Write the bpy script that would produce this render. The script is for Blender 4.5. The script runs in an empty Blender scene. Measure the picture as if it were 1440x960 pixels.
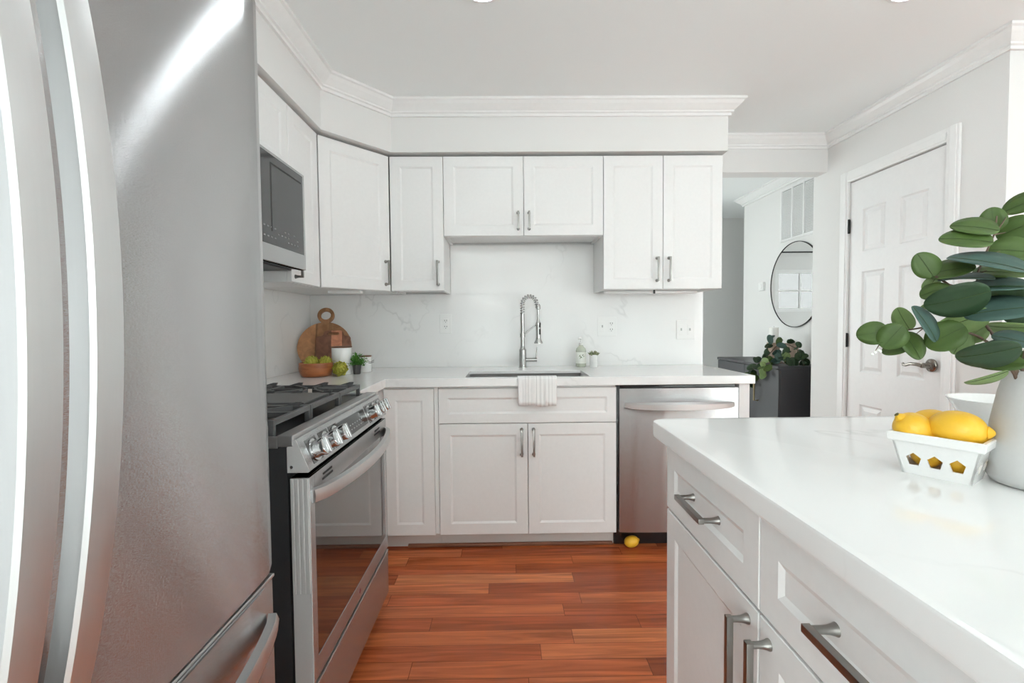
import bpy, bmesh, math, random
from mathutils import Vector, Matrix
PI = math.pi
S = bpy.context.scene
C = S.collection

# ------------------------------------------------------------------ camera
F_PX, YAW, PITCH, ROLL, CAM_H = 665.0, 0.0122, 0.0381, -0.009, 1.18
_f = Vector((math.sin(YAW)*math.cos(PITCH), math.cos(YAW)*math.cos(PITCH), -math.sin(PITCH)))
_r = Vector((math.cos(YAW), -math.sin(YAW), 0.0))
_u = _r.cross(_f)
_r2 = _r*math.cos(ROLL) + _u*math.sin(ROLL)
_u2 = -_r*math.sin(ROLL) + _u*math.cos(ROLL)
cam_data = bpy.data.cameras.new('camera')
cam = bpy.data.objects.new('camera', cam_data)
C.objects.link(cam)
cam.matrix_world = Matrix(((_r2.x, _u2.x, -_f.x, 0), (_r2.y, _u2.y, -_f.y, 0), (_r2.z, _u2.z, -_f.z, CAM_H), (0, 0, 0, 1)))
cam_data.sensor_width = 36.0
cam_data.lens = F_PX/1440.0*36.0
cam_data.clip_start = 0.02
S.camera = cam

def at(px, py, y):
    """point on the frontal plane at depth y seen at photo pixel (px, py)"""
    d = _f + _r2*((px-720)/F_PX) - _u2*((py-480)/F_PX)
    return Vector((0, 0, CAM_H)) + d*(y/d.y)

# ------------------------------------------------------------------ light and exposure
S.view_settings.view_transform = 'Standard'
S.view_settings.look = 'None'
S.view_settings.gamma = 1.0
S.view_settings.use_curve_mapping = False
S.view_settings.exposure = 0.10
S.cycles.max_bounces = 16; S.cycles.diffuse_bounces = 12; S.cycles.glossy_bounces = 6
LAMP_STRENGTH = 46.0     # recessed ceiling lamps
SKY_STRENGTH = 9.0
w = bpy.data.worlds.new('sky'); S.world = w; w.use_nodes = True
w.node_tree.nodes['Background'].inputs[0].default_value = (0.935, 1.0, 0.99, 1)
w.node_tree.nodes['Background'].inputs[1].default_value = SKY_STRENGTH

def window_light(centre, direction, sx, sz):
    """daylight enters here: a sky portal filling a window opening"""
    l = bpy.data.lights.new('daylight', 'AREA'); l.shape = 'RECTANGLE'; l.size = sx; l.size_y = sz
    l.cycles.is_portal = True
    o = bpy.data.objects.new('daylight', l); C.objects.link(o)
    o.location = centre
    o.rotation_euler = Vector(direction).to_track_quat('-Z', 'Z').to_euler()
    return o
REAR_WIN = [(1.98, 2.69, 0.9, 1.9), (3.2, 3.8, 0.9, 1.9)]
LEFT_FILL_WIN = (-4.9, -1.7, 0.1, 2.25)  # unseen opening added to light the island fronts and base cabinets
SIDE_FILL_WIN = (-3.9, -1.9, 0.1, 2.25)  # unseen opening added in the side wall as soft fill light
for x0, x1, z0, z1 in REAR_WIN: window_light(((x0+x1)/2, -5.17, (z0+z1)/2), (0, 1, 0), x1-x0, z1-z0)
for (a, b, z0, z1), x, d in ((SIDE_FILL_WIN, 4.11, -1), (LEFT_FILL_WIN, -1.39, 1)): window_light((x, (a+b)/2, (z0+z1)/2), (d, 0, 0), b-a, z1-z0)
HALL_WIN = [(-0.8, 0.4, 0.25, 2.1), (0.93, 1.56, 1.29, 1.80)]  # first opening is added to light the hall wall; second shows in the mirror
for x0, x1, z0, z1 in HALL_WIN: window_light(((x0+x1)/2, 5.81, (z0+z1)/2), (0, -1, 0), x1-x0, z1-z0)

# ------------------------------------------------------------------ materials
def new_mat(name):
    m = bpy.data.materials.new(name); m.use_nodes = True
    return m, m.node_tree.nodes, m.node_tree.links, m.node_tree.nodes['Principled BSDF']

def flat(name, col, rough=0.5, metal=0.0, spec=0.5, bump=0.0, bscale=200.0, emit=None, estr=0.0, coat=0.0):
    m, n, l, b = new_mat(name)
    b.inputs['Base Color'].default_value = (*col, 1)
    b.inputs['Roughness'].default_value = rough
    b.inputs['Metallic'].default_value = metal
    b.inputs['Specular IOR Level'].default_value = spec
    b.inputs['Coat Weight'].default_value = coat
    b.inputs['Coat Roughness'].default_value = 0.05
    tc = n.new('ShaderNodeTexCoord')
    nz = n.new('ShaderNodeTexNoise'); nz.inputs['Scale'].default_value = bscale
    l.new(tc.outputs['Object'], nz.inputs['Vector'])
    mx = n.new('ShaderNodeMixRGB'); mx.blend_type = 'MULTIPLY'; mx.inputs[0].default_value = 0.05
    mx.inputs[1].default_value = (*col, 1)
    l.new(nz.outputs['Fac'], mx.inputs[2]); l.new(mx.outputs[0], b.inputs['Base Color'])
    if bump:
        bp = n.new('ShaderNodeBump'); bp.inputs['Strength'].default_value = bump; bp.inputs['Distance'].default_value = 0.001
        l.new(nz.outputs['Fac'], bp.inputs['Height']); l.new(bp.outputs[0], b.inputs['Normal'])
    if emit:
        b.inputs['Emission Color'].default_value = (*emit, 1); b.inputs['Emission Strength'].default_value = estr
    return m

def steel(name, col=(0.52, 0.52, 0.525), rough=0.30, aniso=1.0, tangent=(0, 0, 1), grain=(6, 6, 900), brush=0.0):
    m, n, l, b = new_mat(name)
    b.inputs['Metallic'].default_value = 1.0
    b.inputs['Anisotropic'].default_value = aniso
    tv = n.new('ShaderNodeCombineXYZ')
    for i in range(3): tv.inputs[i].default_value = tangent[i]
    l.new(tv.outputs[0], b.inputs['Tangent'])
    tc = n.new('ShaderNodeTexCoord'); mp = n.new('ShaderNodeMapping'); mp.inputs['Scale'].default_value = grain
    nz = n.new('ShaderNodeTexNoise'); nz.inputs['Scale'].default_value = 1.0; nz.inputs['Detail'].default_value = 4
    l.new(tc.outputs['Object'], mp.inputs[0]); l.new(mp.outputs[0], nz.inputs['Vector'])
    cr = n.new('ShaderNodeMapRange'); cr.inputs[3].default_value = rough*0.88; cr.inputs[4].default_value = rough*1.12
    l.new(nz.outputs['Fac'], cr.inputs[0]); l.new(cr.outputs[0], b.inputs['Roughness'])
    mx = n.new('ShaderNodeMixRGB'); mx.inputs[1].default_value = (*[c*0.97 for c in col], 1); mx.inputs[2].default_value = (*[min(1, c*1.03) for c in col], 1)
    l.new(nz.outputs['Fac'], mx.inputs[0]); l.new(mx.outputs[0], b.inputs['Base Color'])
    if brush:   # fine grooves tip the surface up and down across the grain
        m3 = n.new('ShaderNodeMapping'); m3.inputs['Scale'].default_value = [g_*(14 if g_ > 100 else 50) for g_ in grain]
        n3 = n.new('ShaderNodeTexNoise'); n3.inputs['Scale'].default_value = 1.0; n3.inputs['Detail'].default_value = 1
        l.new(tc.outputs['Object'], m3.inputs[0]); l.new(m3.outputs[0], n3.inputs['Vector'])
        sb = n.new('ShaderNodeMath'); sb.operation = 'SUBTRACT'; sb.inputs[1].default_value = 0.5; l.new(n3.outputs['Fac'], sb.inputs[0])
        sc = n.new('ShaderNodeVectorMath'); sc.operation = 'SCALE'; sc.inputs[0].default_value = [t_*brush for t_ in tangent]; l.new(sb.outputs[0], sc.inputs['Scale'])
        gm = n.new('ShaderNodeNewGeometry'); ad = n.new('ShaderNodeVectorMath'); ad.operation = 'ADD'
        l.new(gm.outputs['Normal'], ad.inputs[0]); l.new(sc.outputs[0], ad.inputs[1])
        nm = n.new('ShaderNodeVectorMath'); nm.operation = 'NORMALIZE'; l.new(ad.outputs[0], nm.inputs[0]); l.new(nm.outputs[0], b.inputs['Normal'])
    return m

def quartz(name, rough=0.1, scale=1.0, rot=(0, 0, 0.5)):
    m, n, l, b = new_mat(name)
    tc = n.new('ShaderNodeTexCoord'); mp = n.new('ShaderNodeMapping'); mp.inputs['Rotation'].default_value = rot
    l.new(tc.outputs['Object'], mp.inputs[0])
    wv = n.new('ShaderNodeTexNoise'); wv.inputs['Scale'].default_value = 1.3*scale; wv.inputs['Detail'].default_value = 5
    wv.inputs['Roughness'].default_value = 0.55; wv.inputs['Distortion'].default_value = 0.35
    l.new(mp.outputs[0], wv.inputs['Vector'])
    s = n.new('ShaderNodeMath'); s.operation = 'SUBTRACT'; s.inputs[1].default_value = 0.5
    a = n.new('ShaderNodeMath'); a.operation = 'ABSOLUTE'
    l.new(wv.outputs['Fac'], s.inputs[0]); l.new(s.outputs[0], a.inputs[0])
    r = n.new('ShaderNodeMapRange'); r.inputs[1].default_value = 0.0; r.inputs[2].default_value = 0.010; r.inputs[3].default_value = 1; r.inputs[4].default_value = 0
    l.new(a.outputs[0], r.inputs[0])
    k = n.new('ShaderNodeTexNoise'); k.inputs['Scale'].default_value = 3.1*scale; k.inputs['Detail'].default_value = 2
    l.new(mp.outputs[0], k.inputs['Vector'])
    kr = n.new('ShaderNodeMapRange'); kr.inputs[1].default_value = 0.48; kr.inputs[2].default_value = 0.72
    l.new(k.outputs['Fac'], kr.inputs[0])
    mu = n.new('ShaderNodeMath'); mu.operation = 'MULTIPLY'; l.new(r.outputs[0], mu.inputs[0]); l.new(kr.outputs[0], mu.inputs[1])
    m2 = n.new('ShaderNodeMath'); m2.operation = 'MULTIPLY'; m2.inputs[1].default_value = 0.34; l.new(mu.outputs[0], m2.inputs[0])
    cl = n.new('ShaderNodeTexNoise'); cl.inputs['Scale'].default_value = 2.5; l.new(mp.outputs[0], cl.inputs['Vector'])
    base = n.new('ShaderNodeMixRGB'); base.inputs[1].default_value = (0.78, 0.78, 0.775, 1); base.inputs[2].default_value = (0.86, 0.86, 0.855, 1)
    l.new(cl.outputs['Fac'], base.inputs[0])
    mx = n.new('ShaderNodeMixRGB'); mx.inputs[2].default_value = (0.42, 0.42, 0.42, 1)
    l.new(m2.outputs[0], mx.inputs[0]); l.new(base.outputs[0], mx.inputs[1]); l.new(mx.outputs[0], b.inputs['Base Color'])
    b.inputs['Roughness'].default_value = rough
    return m

def plank_floor():
    m, n, l, b = new_mat('cherry_planks')
    def M(op, a=None, c=None, va=None, vc=None):
        x = n.new('ShaderNodeMath'); x.operation = op
        if a is not None: l.new(a, x.inputs[0])
        elif va is not None: x.inputs[0].default_value = va
        if c is not None: l.new(c, x.inputs[1])
        elif vc is not None: x.inputs[1].default_value = vc
        return x.outputs[0]
    g = n.new('ShaderNodeNewGeometry'); sp = n.new('ShaderNodeSeparateXYZ'); l.new(g.outputs['Position'], sp.inputs[0])
    ry = M('DIVIDE', M('ADD', sp.outputs[1], vc=10.0 - 2.387 % 0.0825 + 0.0125), vc=0.0825)
    row = M('FLOOR', ry); fy = M('FRACT', ry)
    wn = n.new('ShaderNodeTexWhiteNoise'); wn.noise_dimensions = '1D'; l.new(row, wn.inputs['W'])
    rx = M('DIVIDE', M('ADD', sp.outputs[0], M('MULTIPLY', wn.outputs['Value'], vc=7.3)), vc=0.82)
    rx = M('ADD', rx, vc=20.0)
    col = M('FLOOR', rx); fx = M('FRACT', rx)
    cv = n.new('ShaderNodeCombineXYZ'); l.new(row, cv.inputs[0]); l.new(col, cv.inputs[1])
    w2 = n.new('ShaderNodeTexWhiteNoise'); w2.noise_dimensions = '3D'; l.new(cv.outputs[0], w2.inputs['Vector'])
    ramp = n.new('ShaderNodeValToRGB'); e = ramp.color_ramp.elements
    e[0].position = 0.0; e[0].color = (0.36, 0.078, 0.024, 1)
    e[1].position = 1.0; e[1].color = (0.70, 0.225, 0.080, 1)
    x = e.new(0.35); x.color = (0.49, 0.112, 0.036, 1)
    x = e.new(0.7); x.color = (0.59, 0.158, 0.052, 1)
    l.new(w2.outputs['Value'], ramp.inputs[0])
    # grain, shifted per plank
    off = n.new('ShaderNodeVectorMath'); off.operation = 'SCALE'; l.new(w2.outputs['Color'], off.inputs[0]); off.inputs['Scale'].default_value = 9.0
    av = n.new('ShaderNodeVectorMath'); av.operation = 'ADD'; l.new(g.outputs['Position'], av.inputs[0]); l.new(off.outputs[0], av.inputs[1])
    mp = n.new('ShaderNodeMapping'); mp.inputs['Scale'].default_value = (2.2, 34, 1); l.new(av.outputs[0], mp.inputs[0])
    nz = n.new('ShaderNodeTexNoise'); nz.inputs['Scale'].default_value = 1.0; nz.inputs['Detail'].default_value = 6; nz.inputs['Distortion'].default_value = 1.1
    l.new(mp.outputs[0], nz.inputs['Vector'])
    gr = n.new('ShaderNodeMapRange'); gr.inputs[1].default_value = 0.3; gr.inputs[2].default_value = 0.72; gr.inputs[3].default_value = 0.58; gr.inputs[4].default_value = 1.27
    l.new(nz.outputs['Fac'], gr.inputs[0])
    mg = n.new('ShaderNodeMixRGB'); mg.blend_type = 'MULTIPLY'; mg.inputs[0].default_value = 1.0
    l.new(ramp.outputs[0], mg.inputs[1]); l.new(gr.outputs[0], mg.inputs[2])
    # joints
    ey = M('LESS_THAN', M('MINIMUM', fy, M('SUBTRACT', c=fy, va=1.0)), vc=0.014)
    ex = M('LESS_THAN', M('MINIMUM', fx, M('SUBTRACT', c=fx, va=1.0)), vc=0.0014)
    ee = M('MULTIPLY', M('MAXIMUM', ey, ex), vc=0.72)
    mj = n.new('ShaderNodeMixRGB'); mj.inputs[2].default_value = (0.055, 0.014, 0.006, 1)
    l.new(ee, mj.inputs[0]); l.new(mg.outputs[0], mj.inputs[1]); l.new(mj.outputs[0], b.inputs['Base Color'])
    b.inputs['Roughness'].default_value = 0.27
    b.inputs['Specular IOR Level'].default_value = 0.3
    bp = n.new('ShaderNodeBump'); bp.inputs['Strength'].default_value = 0.25; bp.inputs['Distance'].default_value = 0.001; bp.invert = True
    l.new(ee, bp.inputs['Height']); l.new(bp.outputs[0], b.inputs['Normal'])
    return m

def wood(name, a, bcol, scale=(3, 3, 40), rough=0.5, strips=None):
    m, n, l, b = new_mat(name)
    tc = n.new('ShaderNodeTexCoord'); mp = n.new('ShaderNodeMapping'); mp.inputs['Scale'].default_value = scale
    l.new(tc.outputs['Object'], mp.inputs[0])
    nz = n.new('ShaderNodeTexNoise'); nz.inputs['Scale'].default_value = 1.5; nz.inputs['Detail'].default_value = 5; nz.inputs['Distortion'].default_value = 1.0
    l.new(mp.outputs[0], nz.inputs['Vector'])
    r = n.new('ShaderNodeValToRGB'); r.color_ramp.elements[0].position = 0.32; r.color_ramp.elements[1].position = 0.68
    r.color_ramp.elements[0].color = (*a, 1); r.color_ramp.elements[1].color = (*bcol, 1)
    l.new(nz.outputs['Fac'], r.inputs[0])
    out = r.outputs[0]
    if strips:
        sx = n.new('ShaderNodeSeparateXYZ'); l.new(tc.outputs['Object'], sx.inputs[0])
        rp = n.new('ShaderNodeValToRGB'); rp.color_ramp.interpolation = 'CONSTANT'
        mr = n.new('ShaderNodeMapRange'); mr.inputs[1].default_value = strips[0]; mr.inputs[2].default_value = strips[1]
        l.new(sx.outputs[0], mr.inputs[0]); l.new(mr.outputs[0], rp.inputs[0])
        els = strips[2]
        rp.color_ramp.elements[0].position = els[0][0]; rp.color_ramp.elements[0].color = (*[els[0][1]]*3, 1)
        rp.color_ramp.elements[1].position = els[1][0]; rp.color_ramp.elements[1].color = (*[els[1][1]]*3, 1)
        for p, v in els[2:]:
            q = rp.color_ramp.elements.new(p); q.color = (v, v, v, 1)
        mm = n.new('ShaderNodeMixRGB'); mm.blend_type = 'MULTIPLY'; mm.inputs[0].default_value = 1
        l.new(out, mm.inputs[1]); l.new(rp.outputs[0], mm.inputs[2]); out = mm.outputs[0]
    l.new(out, b.inputs['Base Color'])
    b.inputs['Roughness'].default_value = rough
    return m

def leafy(name, c1, c2, rough=0.45):
    m, n, l, b = new_mat(name)
    tc = n.new('ShaderNodeTexCoord')
    nz = n.new('ShaderNodeTexNoise'); nz.inputs['Scale'].default_value = 30; nz.inputs['Detail'].default_value = 5; nz.inputs['Roughness'].default_value = 0.65
    l.new(tc.outputs['Object'], nz.inputs['Vector'])
    mx = n.new('ShaderNodeMixRGB'); mx.inputs[1].default_value = (*c1, 1); mx.inputs[2].default_value = (*c2, 1)
    l.new(nz.outputs['Fac'], mx.inputs[0]); l.new(mx.outputs[0], b.inputs['Base Color'])
    b.inputs['Roughness'].default_value = rough
    b.inputs['Specular IOR Level'].default_value = 0.28
    return m

def towel_mat():
    m, n, l, b = new_mat('striped_cotton')
    tc = n.new('ShaderNodeTexCoord'); sx = n.new('ShaderNodeSeparateXYZ'); l.new(tc.outputs['Object'], sx.inputs[0])
    mr = n.new('ShaderNodeMapRange'); mr.inputs[1].default_value = 0.05; mr.inputs[2].default_value = 0.26
    l.new(sx.outputs[0], mr.inputs[0])
    rp = n.new('ShaderNodeValToRGB'); rp.color_ramp.interpolation = 'CONSTANT'
    W, G, D = 0.84, 0.73, 0.64
    seq = [(0.0, W), (0.2, G), (0.225, W), (0.27, G), (0.30, W), (0.35, 0.79), (0.43, W), (0.47, D), (0.485, W), (0.55, G), (0.59, W), (0.64, 0.79), (0.71, W), (0.76, G), (0.785, W), (0.84, G), (0.86, W)]
    rp.color_ramp.elements[0].position = 0; rp.color_ramp.elements[0].color = (W, W, W, 1)
    rp.color_ramp.elements[1].position = seq[1][0]; rp.color_ramp.elements[1].color = (G, G, G, 1)
    for p, v in seq[2:]:
        q = rp.color_ramp.elements.new(p); q.color = (v, v, v*0.99, 1)
    l.new(mr.outputs[0], rp.inputs[0]); l.new(rp.outputs[0], b.inputs['Base Color'])
    nz = n.new('ShaderNodeTexNoise'); nz.inputs['Scale'].default_value = 700; l.new(tc.outputs['Object'], nz.inputs['Vector'])
    bp = n.new('ShaderNodeBump'); bp.inputs['Strength'].default_value = 0.3; bp.inputs['Distance'].default_value = 0.001
    l.new(nz.outputs['Fac'], bp.inputs['Height']); l.new(bp.outputs[0], b.inputs['Normal'])
    b.inputs['Roughness'].default_value = 0.9
    return m

def glass_mat(name, col, rough=0.02, trans=1.0, ior=1.45):
    m, n, l, b = new_mat(name)
    b.inputs['Base Color'].default_value = (*col, 1); b.inputs['Transmission Weight'].default_value = trans
    b.inputs['Roughness'].default_value = rough; b.inputs['IOR'].default_value = ior
    return m

M_CAB = flat('cabinet_paint', (0.80, 0.80, 0.795), 0.38, bscale=60)
M_WALL = flat('wall_paint', (0.76, 0.755, 0.745), 0.75, bump=0.08, bscale=350)
M_WALL_BOUNCE = flat('bounce_wall_white', (0.87, 0.87, 0.865), 0.75, bump=0.08, bscale=350)  # unseen rear and side walls made whiter to bounce more light
M_CEIL = flat('ceiling_paint', (0.89, 0.915, 0.915), 0.8, bump=0.06, bscale=300)
M_TRIM = flat('trim_paint', (0.84, 0.84, 0.835), 0.35, bscale=40)
M_DOOR = flat('door_paint', (0.82, 0.82, 0.82), 0.4, bscale=50)
M_STEEL = steel('brushed_steel', rough=0.24, brush=2.3)
M_STEELR = steel('brushed_steel_rough', rough=0.36, aniso=0.0)
M_SINK = steel('sink_steel', (0.30, 0.30, 0.30), rough=0.32, aniso=0.0)
M_HANDLE = steel('brushed_bar_steel', (0.66, 0.66, 0.66), rough=0.4, aniso=0.5, tangent=(0, 1, 0), grain=(300, 300, 6))
M_NICKEL = steel('brushed_nickel', (0.30, 0.29, 0.275), rough=0.3, aniso=0.0, grain=(60, 60, 60))
M_CHROME = flat('chrome', (0.58, 0.58, 0.58), 0.12, 1.0)
M_COOK = flat('cooktop_enamel', (0.03, 0.03, 0.031), 0.3, spec=0.6)
M_FAUCET = flat('brushed_faucet_steel', (0.52, 0.52, 0.51), 0.24, 1.0)
M_BLACK = flat('black_enamel', (0.016, 0.016, 0.017), 0.14, spec=0.7)
M_GRATE = flat('cast_iron', (0.095, 0.095, 0.096), 0.42, bump=0.25, bscale=900)
M_DARKP = flat('charcoal_plastic', (0.03, 0.031, 0.033), 0.45)
M_BGLASS = flat('black_glass', (0.018, 0.016, 0.015), 0.03, spec=0.9, coat=0.6)
M_MGLASS = flat('smoked_glass', (0.045, 0.047, 0.05), 0.06, spec=0.7)
M_QUARTZ = quartz('quartz_worktop', 0.09, rot=(0, 0, 0.6))
M_QUARTZB = quartz('quartz_backsplash', 0.11, rot=(0.2, 0.9, 0.1))
M_FLOOR = plank_floor()
M_SHOE = wood('shoe_moulding_wood', (0.17, 0.06, 0.03), (0.30, 0.12, 0.06), (2, 30, 30))
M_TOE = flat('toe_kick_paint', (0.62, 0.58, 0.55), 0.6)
M_WHITE = flat('white_plastic', (0.82, 0.82, 0.81), 0.3)
M_SLOT = flat('dark_slot', (0.03, 0.03, 0.03), 0.6)
M_GREYSLOT = flat('grey_slot', (0.45, 0.45, 0.44), 0.6)
M_CERAM = flat('white_glaze', (0.80, 0.80, 0.79), 0.16, coat=0.3)
M_MATTEW = flat('matte_ceramic', (0.56, 0.558, 0.55), 0.62, bump=0.15, bscale=120)
M_LEMON = flat('lemon_peel', (0.86, 0.50, 0.035), 0.38, bump=0.35, bscale=260)
M_LEMONTIP = flat('lemon_stalk_scar', (0.09, 0.075, 0.02), 0.7)
M_ACACIA = wood('acacia_round', (0.30, 0.14, 0.062), (0.48, 0.24, 0.11), (14, 14, 3), strips=(-0.16, 0.16, [(0.0, 1.25), (0.33, 0.55), (0.36, 0.9), (0.56, 0.62), (0.62, 0.8)]))
M_ACACIA2 = wood('acacia_board', (0.17, 0.062, 0.034), (0.29, 0.125, 0.068), (14, 14, 3), strips=(-0.1, 0.1, [(0.0, 0.78), (0.44, 2.3), (0.74, 0.85)]))
M_BOWLW = wood('bowl_wood', (0.28, 0.085, 0.03), (0.48, 0.17, 0.06), (5, 5, 26), 0.35)
M_LIDW = wood('lid_wood', (0.10, 0.045, 0.025), (0.18, 0.08, 0.045), (20, 20, 5))
M_ARTI = leafy('artichoke_bract', (0.30, 0.33, 0.03), (0.62, 0.56, 0.12), 0.5)
M_HERB = leafy('herb_leaf', (0.035, 0.13, 0.02), (0.10, 0.28, 0.04), 0.5)
M_EUC = leafy('eucalyptus_green', (0.028, 0.058, 0.012), (0.088, 0.142, 0.036))
M_EUCD = leafy('eucalyptus_dark', (0.012, 0.030, 0.013), (0.033, 0.066, 0.028))
M_EUCB = leafy('eucalyptus_blue', (0.036, 0.074, 0.062), (0.070, 0.122, 0.104), 0.55)
M_EUCL = leafy('eucalyptus_light', (0.10, 0.165, 0.052), (0.22, 0.30, 0.12))
M_VEIN = leafy('leaf_vein', (0.03, 0.055, 0.015), (0.06, 0.09, 0.03), 0.5)
M_STEM = flat('stem_brown', (0.10, 0.06, 0.04), 0.7)
M_CONSOLE = flat('console_charcoal', (0.036, 0.036, 0.041), 0.42)
M_BRASS = flat('aged_brass', (0.42, 0.33, 0.18), 0.3, 1.0)
M_BRONZE = flat('door_hardware_nickel', (0.30, 0.27, 0.24), 0.22, 1.0)
M_HINGE = flat('hinge_black', (0.03, 0.03, 0.03), 0.4, 0.6)
M_MIRROR = flat('mirror_silver', (0.93, 0.93, 0.93), 0.0, 1.0)
M_WAX = flat('candle_wax', (0.80, 0.79, 0.76), 0.5)
M_PALEW = wood('pale_turned_wood', (0.36, 0.26, 0.20), (0.52, 0.40, 0.32), (30, 30, 6))
M_VENT = flat('vent_paint', (0.80, 0.80, 0.80), 0.45)
M_VENTD = flat('vent_filter', (0.50, 0.50, 0.50), 0.9, bump=0.5, bscale=500)
M_LAMP = flat('lamp_lens', (0.9, 0.9, 0.9), 0.5, emit=(0.92, 1.0, 1.03), estr=LAMP_STRENGTH)
M_SOAP = glass_mat('soap_bottle_plastic', (0.78, 0.82, 0.70), 0.15, 0.45)
M_LABEL = flat('soap_label', (0.80, 0.82, 0.76), 0.6)
M_OLIVE = flat('label_olive_print', (0.12, 0.16, 0.06), 0.6)
M_SUCC = leafy('succulent_leaf', (0.14, 0.17, 0.09), (0.30, 0.32, 0.20), 0.5)
M_SOIL = flat('potting_soil', (0.03, 0.022, 0.016), 0.95)
def pane_mat(name, tint):
    m, n_, l_, b_ = new_mat(name)
    t_ = n_.new('ShaderNodeBsdfTransparent'); t_.inputs[0].default_value = (tint, tint, tint, 1)
    g_ = n_.new('ShaderNodeBsdfGlossy'); g_.inputs['Roughness'].default_value = 0.02
    x_ = n_.new('ShaderNodeMixShader'); x_.inputs[0].default_value = 0.05
    l_.new(t_.outputs[0], x_.inputs[1]); l_.new(g_.outputs[0], x_.inputs[2]); l_.new(x_.outputs[0], n_['Material Output'].inputs['Surface'])
    return m
M_PANE = pane_mat('window_pane', 1.0); M_DIMPANE = pane_mat('sky_dimming_pane', 0.3)  # second pane is greyed only to dim the sky and its reflections
M_TOWEL = towel_mat()
M_DISPLAY = flat('display_glass', (0.035, 0.036, 0.037), 0.08, spec=0.8)
M_ICON = flat('printed_icon_grey', (0.28, 0.28, 0.28), 0.5)
M_POTGREY = flat('grey_pot', (0.075, 0.072, 0.075), 0.55)
M_SIDE = flat('silver_grey_side_paint', (0.42, 0.42, 0.42), 0.45)
M_SATIN = flat('satin_silver', (0.62, 0.62, 0.62), 0.42, 0.35)
M_LOGO = flat('badge_grey', (0.32, 0.32, 0.32), 0.3, 0.8)
M_LOGOR = flat('badge_red', (0.25, 0.02, 0.03), 0.4)

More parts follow.
